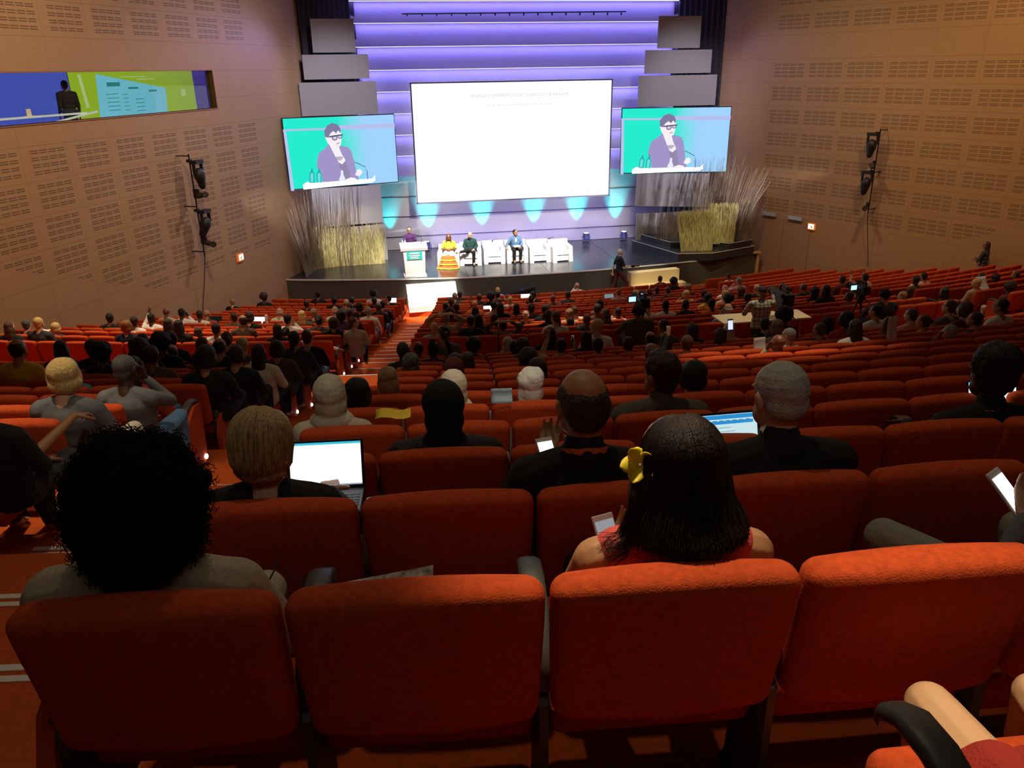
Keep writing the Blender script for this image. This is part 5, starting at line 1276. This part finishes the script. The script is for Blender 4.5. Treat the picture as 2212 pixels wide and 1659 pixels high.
# walking camera operator before the stage
o, _h = stand((2.55, 27.55, ZF), -PI/2+.1, 1.05, 'crop', 'white', 'black', 'fair', 'maroon', 'person in a black polo shirt walking past the stage steps with a camera', stride=.9, sleeve=.5, ar=((.24, .10, 1.12), (.20, .36, 1.14), (-.1, 1, 0), (-1, 0, 0)), al=((.24, -.10, 1.10), (.25, -.14, .86), (0, .1, -1), (-1, 0, 0)))
mm = MB().tube([(-.07, .09, 1.40), (-.06, .12, 1.25), (0, .13, 1.12)], .010, 6).tube([(.07, .09, 1.40), (.05, .12, 1.25), (0, .13, 1.12)], .010, 6); obj('red_lanyard', mm, CLOTH['red'], o)
pc = empty('photo_camera', (3.0, 27.35, ZF+1.19), -PI/2+.1); tag(pc, 'black photo camera carried by the walking person', 'camera')
obj('camera_body', rbox(.07, .05, .05, .012, 3), DARK, pc); obj('lens', MB().lathe([(.035, .05), (.04, .16), (.043, .26)], axis='y', seg=14), DARK, pc)
# person leaning by the door-side wall
dx = V((math.sin(HA), -math.cos(HA), 0))
q = on_wall(1, 8.55, -.42, 0)
o, _h = stand((q.x, q.y, -6.94), .55, .97, 'long', 'dark', 'charcoal', 'brown', 'denim', 'person standing against the door-side wall in a dark jacket, arms folded', yaw=.5, al=((.26, .10, 1.12), (.02, .24, 1.16), (-1, .2, 0), (0, 0, -1)), ar=((.26, .10, 1.12), (.02, .26, 1.12), (-1, .2, 0), (0, 0, -1)))
obj('badge', MB().box((-.12, .14, .98), (.06, .01, .12)), PAPER, o)
# seated on the stage
def stage_sitter(chair, hair, hcol, shirt, skin, trousers, label, glasses=False, hvox=.009, **kw):
    x, y, a = CHX[chair]; b, sh, pa, hc, Rh, hands = seated_parts(**kw); rz = PI+a
    o = obj('person', remesh(b, .011, 1), SKIN[skin], loc=V((x, y, ZS))+Matrix.Rotation(a, 3, 'Z') @ V((0, .30, -.02)), rot=(0, 0, rz)); tag(o, label, 'person')
    obj('shirt', remesh(sh, .011, 2, noisy(.004, 12)), CLOTH[shirt], o)
    if trousers: obj('trousers', remesh(pa, .011, 2), CLOTH[trousers], o)
    if hair != 'bald': obj('hair', hair_mesh(hair, hvox), HAIR[hcol], o, hc, Rh.to_euler())
    face(o, hc, Rh, glasses)
    for xx in (-1, 1):
        an = V((xx*.12, .66, .12))
        if not (kw.get('legs') == 'cross' and xx > 0): obj('shoe', remesh(MB().caps(an+V((0, -.03, -.06)), .04, an+V((0, .16, -.07)), .034), .01, 1), CLOTH['black'], o)
    return o, hc
ARM['fold'] = ((.27, .24, .74), (.06, .40, .76), (-1, .3, 0), (0, -.2, -1))
ARM['rest'] = ((.36, .28, .74), (.40, .50, .68), (0, 1, -.2), (0, 0, -1))
o, hc = stage_sitter(0, 'long', 'brown', 'yellow', 'brown', None, 'person with long brown hair in a yellow top and tiered orange skirt on stage', al='fold', ar='fold', sleeve=.5)
lk = MB()
for x in (-1, 1): lk.ell(hc+V((x*.078, .0, -.03)), (.026, .05, .09)); lk.ell(hc+V((x*.085, .02, -.15)), (.030, .035, .10))
obj('hair_lock', remesh(lk, .01, 2), HAIR['brown'], o)
sk = MB(); sk.ell((0, .30, .50), (.22, .22, .13)); sk.caps((-.10, .35, .52), .12, (-.12, .66, .50), .12); sk.caps((.10, .35, .52), .12, (.12, .66, .50), .12)
obj('skirt_waist', remesh(sk, .012, 2), CLOTH['white'], o)
for i in range(3):
    z1, z0 = .50-.155*i, .50-.155*(i+1)+.02; r1, r0 = .225+.045*i, .27+.05*i
    def ring(rr, z, wob): return [(rr*1.12*math.cos(t)*(1+wob*math.sin(t*9)), .70+rr*.62*math.sin(t)*(1+wob*math.sin(t*9)), z) for t in [2*PI*k/36 for k in range(36)]]
    m = MB(); m.add(ring(r1*.92, z1, .0)+ring(r0, z0, .05), [(k, (k+1) % 36, 36+(k+1) % 36, 36+k) for k in range(36)]); t_ = obj('skirt_tier', m, mat('orange_skirt_cloth', (.75, .13, .03), .7), o); t_.modifiers.new('s', 'SOLIDIFY').thickness = .012
    m = MB(); m.add(ring(r0, z0+.02, .05)+ring(r0+.018, z0-.02, .07), [(k, (k+1) % 36, 36+(k+1) % 36, 36+k) for k in range(36)]); t2_ = obj('ruffle', m, CLOTH['yellow'], t_, smooth=False); t2_.modifiers.new('s', 'SOLIDIFY').thickness = .016
    top = MB()
m = MB().ell((0, .66, .50), (.25, .17, .05)); obj('skirt_lap', m, mat('orange_skirt_cloth'), o, smooth=True)
o, hc = stage_sitter(1, 'fringe', 'white', 'green', 'fair', 'black', 'person with white hair and a dark scarf in a dark green jacket on stage', legs='cross', pitch=-.1, yaw=-.4)
obj('dark_scarf', remesh(MB().caps((-.05, .16, .96), .06, (.05, .25, .98), .06).caps((0, .25, .93), .05, (0, .30, .80), .035), .01, 2), CLOTH['black'], o)
o, hc = stage_sitter(3, 'bun', 'black', 'denim', 'tan', 'black', 'person with tied black hair in a blue denim shirt and black trousers on stage', legs='sit', yaw=.6, ar='rest', al='lap')
obj('white_vest', remesh(MB().ell((0, .315, .84), (.045, .03, .10)), .008, 1), CLOTH['white'], o)
pp = obj('paper_sheet', MB().box((0, 0, 0), (.26, .20, .006)), PAPER, loc=(-.86, 29.95, ZS+.63), rot=(.15, 0, .1)); tag(pp, 'white papers on the knees of the denim shirt', 'paper')
for x, y, lab in ((-1.75, 30.45, 'dark microphone lying over the back of the empty armchair'), (.50, 30.30, 'small microphone above the armchairs at the door-side end')):
    m = MB().tube([(0, 0, 0), (.10, 0, .04), (.2, 0, .05)], .010, 6); m.ell((0, 0, 0), (.028, .022, .022)); o = obj('microphone', m, DARK, loc=(x, y-.02, ZS+.80)); tag(o, lab, 'microphone')
# ---------------------------------------------------------------- the table and the video crew in the cross aisle
tb = empty('folding_table', (.88, 13.58, ZC), -.01); tag(tb, 'long pale folding table in the cross aisle behind the crew', 'table')
obj('tabletop', MB().box((0, 0, .815), (1.80, .56, .03)), mat('pale_tabletop', (.80, .68, .42), .5), tb)
for x in (-.72, .72):
    for y in (-.2, .2): obj('leg', MB().tube([(x, y, 0), (x, y, .80)], .014, 8), METAL, tb)
def video_camera(loc, rz, lab, mon=True, big=1.0):
    r = empty('video_camera', loc, rz); tag(r, lab, 'video camera'); r.scale = (big,)*3
    b = obj('camera_body', rbox(.075, .17, .085, .02, 4), DARK, r); obj('lens', MB().lathe([(.05, .16), (.055, .2), (.05, .30), (.065, .34), (.065, .38)], axis='y', seg=16), DARK, r)
    obj('handle', MB().tube([(0, -.12, .08), (0, -.10, .15), (0, .10, .15), (0, .14, .08)], .016, 8), DARK, r)
    obj('viewfinder', MB().lathe([(.028, -.10), (.035, -.02), (.03, .06)], (-.09, -.08, .07), 12, 'y'), DARK, r)
    obj('microphone', MB().lathe([(.018, -.05), (.022, 0), (.022, .22), (.015, .25)], (.085, .05, .10), 10, 'y'), DARK, r)
    if mon:
        mo = obj('monitor', MB().box((-.20, -.02, .06), (.15, .02, .11)), DARK, r); obj('monitor_screen', MB().box((-.20, -.032, .06), (.125, .004, .085)), bpy.data.materials.get('monitor_glow') or glow('monitor_glow', (.50, .85, .95), 1.3), mo)
    return r
def tripod(loc, h, lab, spread=.30):
    r = empty('tripod', loc); tag(r, lab, 'tripod')
    obj('head', MB().box((0, 0, h-.05), (.12, .14, .10)).lathe([(.05, h-.16), (.06, h-.10)], seg=12), DARK, r); obj('pan_handle', MB().tube([(.05, -.05, h-.06), (.10, -.38, h-.22)], .012, 6), DARK, r)
    for k in range(3):
        a = 2*PI*k/3+.6; obj('leg', MB().tube([(.03*math.cos(a), .03*math.sin(a), h-.12), (spread*math.cos(a), spread*math.sin(a), .0)], .018, 8), METAL if k == 0 else DARK, r)
    return r
tripod((-1.50, 13.75, ZC), 1.13, 'tripod under the video camera by the olive shirt', .26); video_camera((-1.50, 13.75, ZC+1.24), .05, 'video camera with lit monitor ahead of the olive shirt', True, 1.1)
tripod((2.98, 13.62, ZC), 1.12, 'tripod under the video camera in the door-side half of the aisle', .30); video_camera((2.98, 13.62, ZC+1.22), .1, 'video camera with lit monitor beside the white cap', True, 1.05)
tripod((1.0, 13.05, ZC), 1.20, 'tripod of the checked shirt camera operator', .22); video_camera((1.0, 13.05, ZC+1.34), -.1, 'large black video camera at the checked shirt operator', False, 1.45)
def stool(loc, h, lab):
    r = empty('stool', loc); tag(r, lab, 'stool', 'crew stools in the cross aisle'); obj('seat', MB().lathe([(.16, h-.04), (.17, h-.02), (.16, h)], seg=18), DARK, r)
    for k in range(4): a = PI/4+PI/2*k; obj('leg', MB().tube([(.12*math.cos(a), .12*math.sin(a), h-.04), (.17*math.cos(a), .17*math.sin(a), 0)], .012, 6), METAL, r)
def headset(o, hc, Rh):
    m = MB().tube([hc+Rh @ V((.096*math.cos(t), -.01, .02+.105*math.sin(t))) for t in [PI*i/12 for i in range(13)]], .007, 6)
    for x in (-1, 1): m.ell(hc+Rh @ V((x*.094, -.01, .0)), (.022, .035, .042), Rh)
    obj('headphones', m, DARK, o)
o = person((-1.83, 12.82, ZC+.10), .0, 1.04, 'crop', 'black', 'olive', 'brown', 'person with headphones in an olive shirt behind a video camera, cross aisle', 'desk', 'charcoal', group=None, vox=.011, sw=1.25); headset(o, V((0, .235, 1.13)), Euler((-.2, 0, 0)).to_matrix()); stool((-1.83, 13.05, ZC), .53, 'stool under the olive shirt operator')
o = person((3.0, 12.72, ZC+.16), -.1, 1.0, 'short', 'black', 'charcoal', 'tan', 'person with headphones in a dark shirt at the tripod camera, cross aisle', 'desk', 'black', group=None, vox=.011, sw=1.2); headset(o, V((0, .235, 1.13)), Euler((-.2, 0, 0)).to_matrix()); stool((3.0, 12.95, ZC), .58, 'stool under the dark shirt operator')
PL = bpy.data.materials.new('checked_cloth'); PL.use_nodes = True; nt = PL.node_tree; N = nt.nodes; b = N['Principled BSDF']; tc = N.new('ShaderNodeTexCoord'); sp = N.new('ShaderNodeSeparateXYZ'); nt.links.new(tc.outputs['Object'], sp.inputs[0])
def line(out, f, wdt):
    a = N.new('ShaderNodeMath'); a.operation = 'MULTIPLY'; a.inputs[1].default_value = f; nt.links.new(out, a.inputs[0]); c = N.new('ShaderNodeMath'); c.operation = 'FRACT'; nt.links.new(a.outputs[0], c.inputs[0])
    d = N.new('ShaderNodeMath'); d.operation = 'LESS_THAN'; d.inputs[1].default_value = wdt; nt.links.new(c.outputs[0], d.inputs[0]); return d.outputs[0]
ad = N.new('ShaderNodeMath'); ad.operation = 'ADD'; nt.links.new(line(sp.outputs['X'], 13, .24), ad.inputs[0]); nt.links.new(line(sp.outputs['Z'], 13, .24), ad.inputs[1])
cr = N.new('ShaderNodeValToRGB'); cr.color_ramp.elements[0].color = (.62, .62, .50, 1); cr.color_ramp.elements[1].position = .8; cr.color_ramp.elements[1].color = (.05, .055, .05, 1); nt.links.new(ad.outputs[0], cr.inputs[0]); nt.links.new(cr.outputs[0], b.inputs['Base Color'])
ad.use_clamp = False; m2 = N.new('ShaderNodeMath'); m2.operation = 'MULTIPLY'; m2.inputs[1].default_value = .5; nt.links.new(ad.outputs[0], m2.inputs[0]); nt.links.new(m2.outputs[0], cr.inputs[0])
o, hnd = stand((.44, 12.78, ZC), -.12, .955, 'cap', 'black', 'white', 'tan', 'charcoal', 'standing camera operator in a black and white checked shirt and dark cap', yaw=-.35, lean=.08, sw=1.12, ar=((.34, .18, 1.22), (.34, .36, 1.46), (.0, .2, 1), (-1, .3, 0)), al=((.26, .18, 1.15), (.10, .36, 1.25), (-.3, .9, .2), (0, 0, -1)))
for c in list(o.children):
    if c.name.startswith('shirt'): c.material_slots[0].link = 'OBJECT'; c.material_slots[0].material = PL
    if c.name.startswith('hair'): bpy.data.objects.remove(c)
hc = V((0, .02, 1.605))+V((0, .08*.65, 0)); cp = MB(); cp.ell((0, -.008, .045), (.084, .102, .082)); cp.ell((0, .09, .02), (.065, .07, .012)); obj('cap', remesh(cp, .009, 2), CLOTH['charcoal'], o, hc, (0, 0, -.35))
# ---------------------------------------------------------------- vertical lighting rigs on both walls
def rig(side, u, top, bot, units, lab):
    q = on_wall(side, u, -.42, 0); r = empty('light_pole', (q.x, q.y, 0), side*0+(math.atan2(-math.cos(HA), side*math.sin(HA)))); tag(r, lab, 'lighting pole')
    obj('pipe', MB().tube([(0, 0, top), (0, 0, bot)], .022, 8), DARK, r)
    for z in (top-.05, (top+bot)/2, bot+.15): obj('bracket', MB().box((0, .21*side, z), (.03, .40, .03)), DARK, r)
    obj('cable', MB().tube([(0.0, 0, bot), (.03, .1*side, bot-.6), (.07, .25*side, bot-1.3), (.1, .36*side, bot-1.9)], .012, 5), DARK, r)
    for i, (kind, z, ang, lb) in enumerate(units):
        t = empty('stage_spotlight', (q.x, q.y, z), r.rotation_euler.z); tag(t, lb, 'spotlight', 'spotlights on the wall poles'); tx = -.16
        if kind == 'head':
            h = empty('h', (0,0,0)); bpy.data.objects.remove(h)
            mm = MB().ell((0, 0, -.12), (.17, .16, .22)); mm.caps((0, 0, -.18), .15, (0, -.02, -.42), .105); hm2 = remesh(mm, .02, 2)
            obj('lamp_head', hm2, DARK, t, (tx, -.12*side, -.02), (ang*.3, ang*.5, 0)); obj('yoke', MB().box((0, 0, .2), (.36, .2, .10)).box((-.17, 0, .05), (.03, .10, .34)).box((.17, 0, .05), (.03, .10, .34)), DARK, t, (tx, -.12*side, .04))
            obj('clamp', MB().box((-.05, -.05, .28), (.14, .10, .08)), DARK, t)
        else:
            obj('lamp_head', MB().lathe([(.06, -.30), (.085, -.26), (.085, .06), (.065, .1), (.065, .24), (.09, .28), (.09, .33)], axis='x', seg=16), mat('profile_lamp_black', (.03, .028, .02), .5, spec=.5), t, (-.02, -.16*side, 0), (0, ang, -1.1*side))
            obj('yoke', MB().box((0, 0, .06), (.03, .2, .16)), DARK, t, (0, -.06*side, .04))
    return r
rig(-1, 5.12, -2.15, -5.1, [('head', -2.62, .3, 'dark moving lamp at the top of the booth-side pole'), ('bar', -3.30, -.15, 'slim spotlight second on the booth-side pole'), ('head', -4.02, -.6, 'tilted moving lamp low on the booth-side pole'), ('bar', -4.68, .03, 'slim spotlight lowest on the booth-side pole')], 'black vertical pole of spotlights on the booth-side wall')
rig(1, 4.42, -2.1, -4.95, [('head', -2.52, .2, 'dark moving lamp at the top of the door-side pole'), ('bar', -3.31, -.2, 'slim spotlight second on the door-side pole'), ('head', -3.78, .3, 'moving lamp low on the door-side pole'), ('bar', -4.72, -.05, 'slim spotlight lowest on the door-side pole')], 'black vertical pole of spotlights on the door-side wall')

# reflected figure in the booth glass, built as a person behind it
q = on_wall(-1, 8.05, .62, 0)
o, _h = stand((q.x, q.y, -1.78), HA+.3, .96, 'crop', 'black', 'black', 'brown', 'black', 'figure in black standing for a reflection in the control booth glass', yaw=0, sw=1.1)
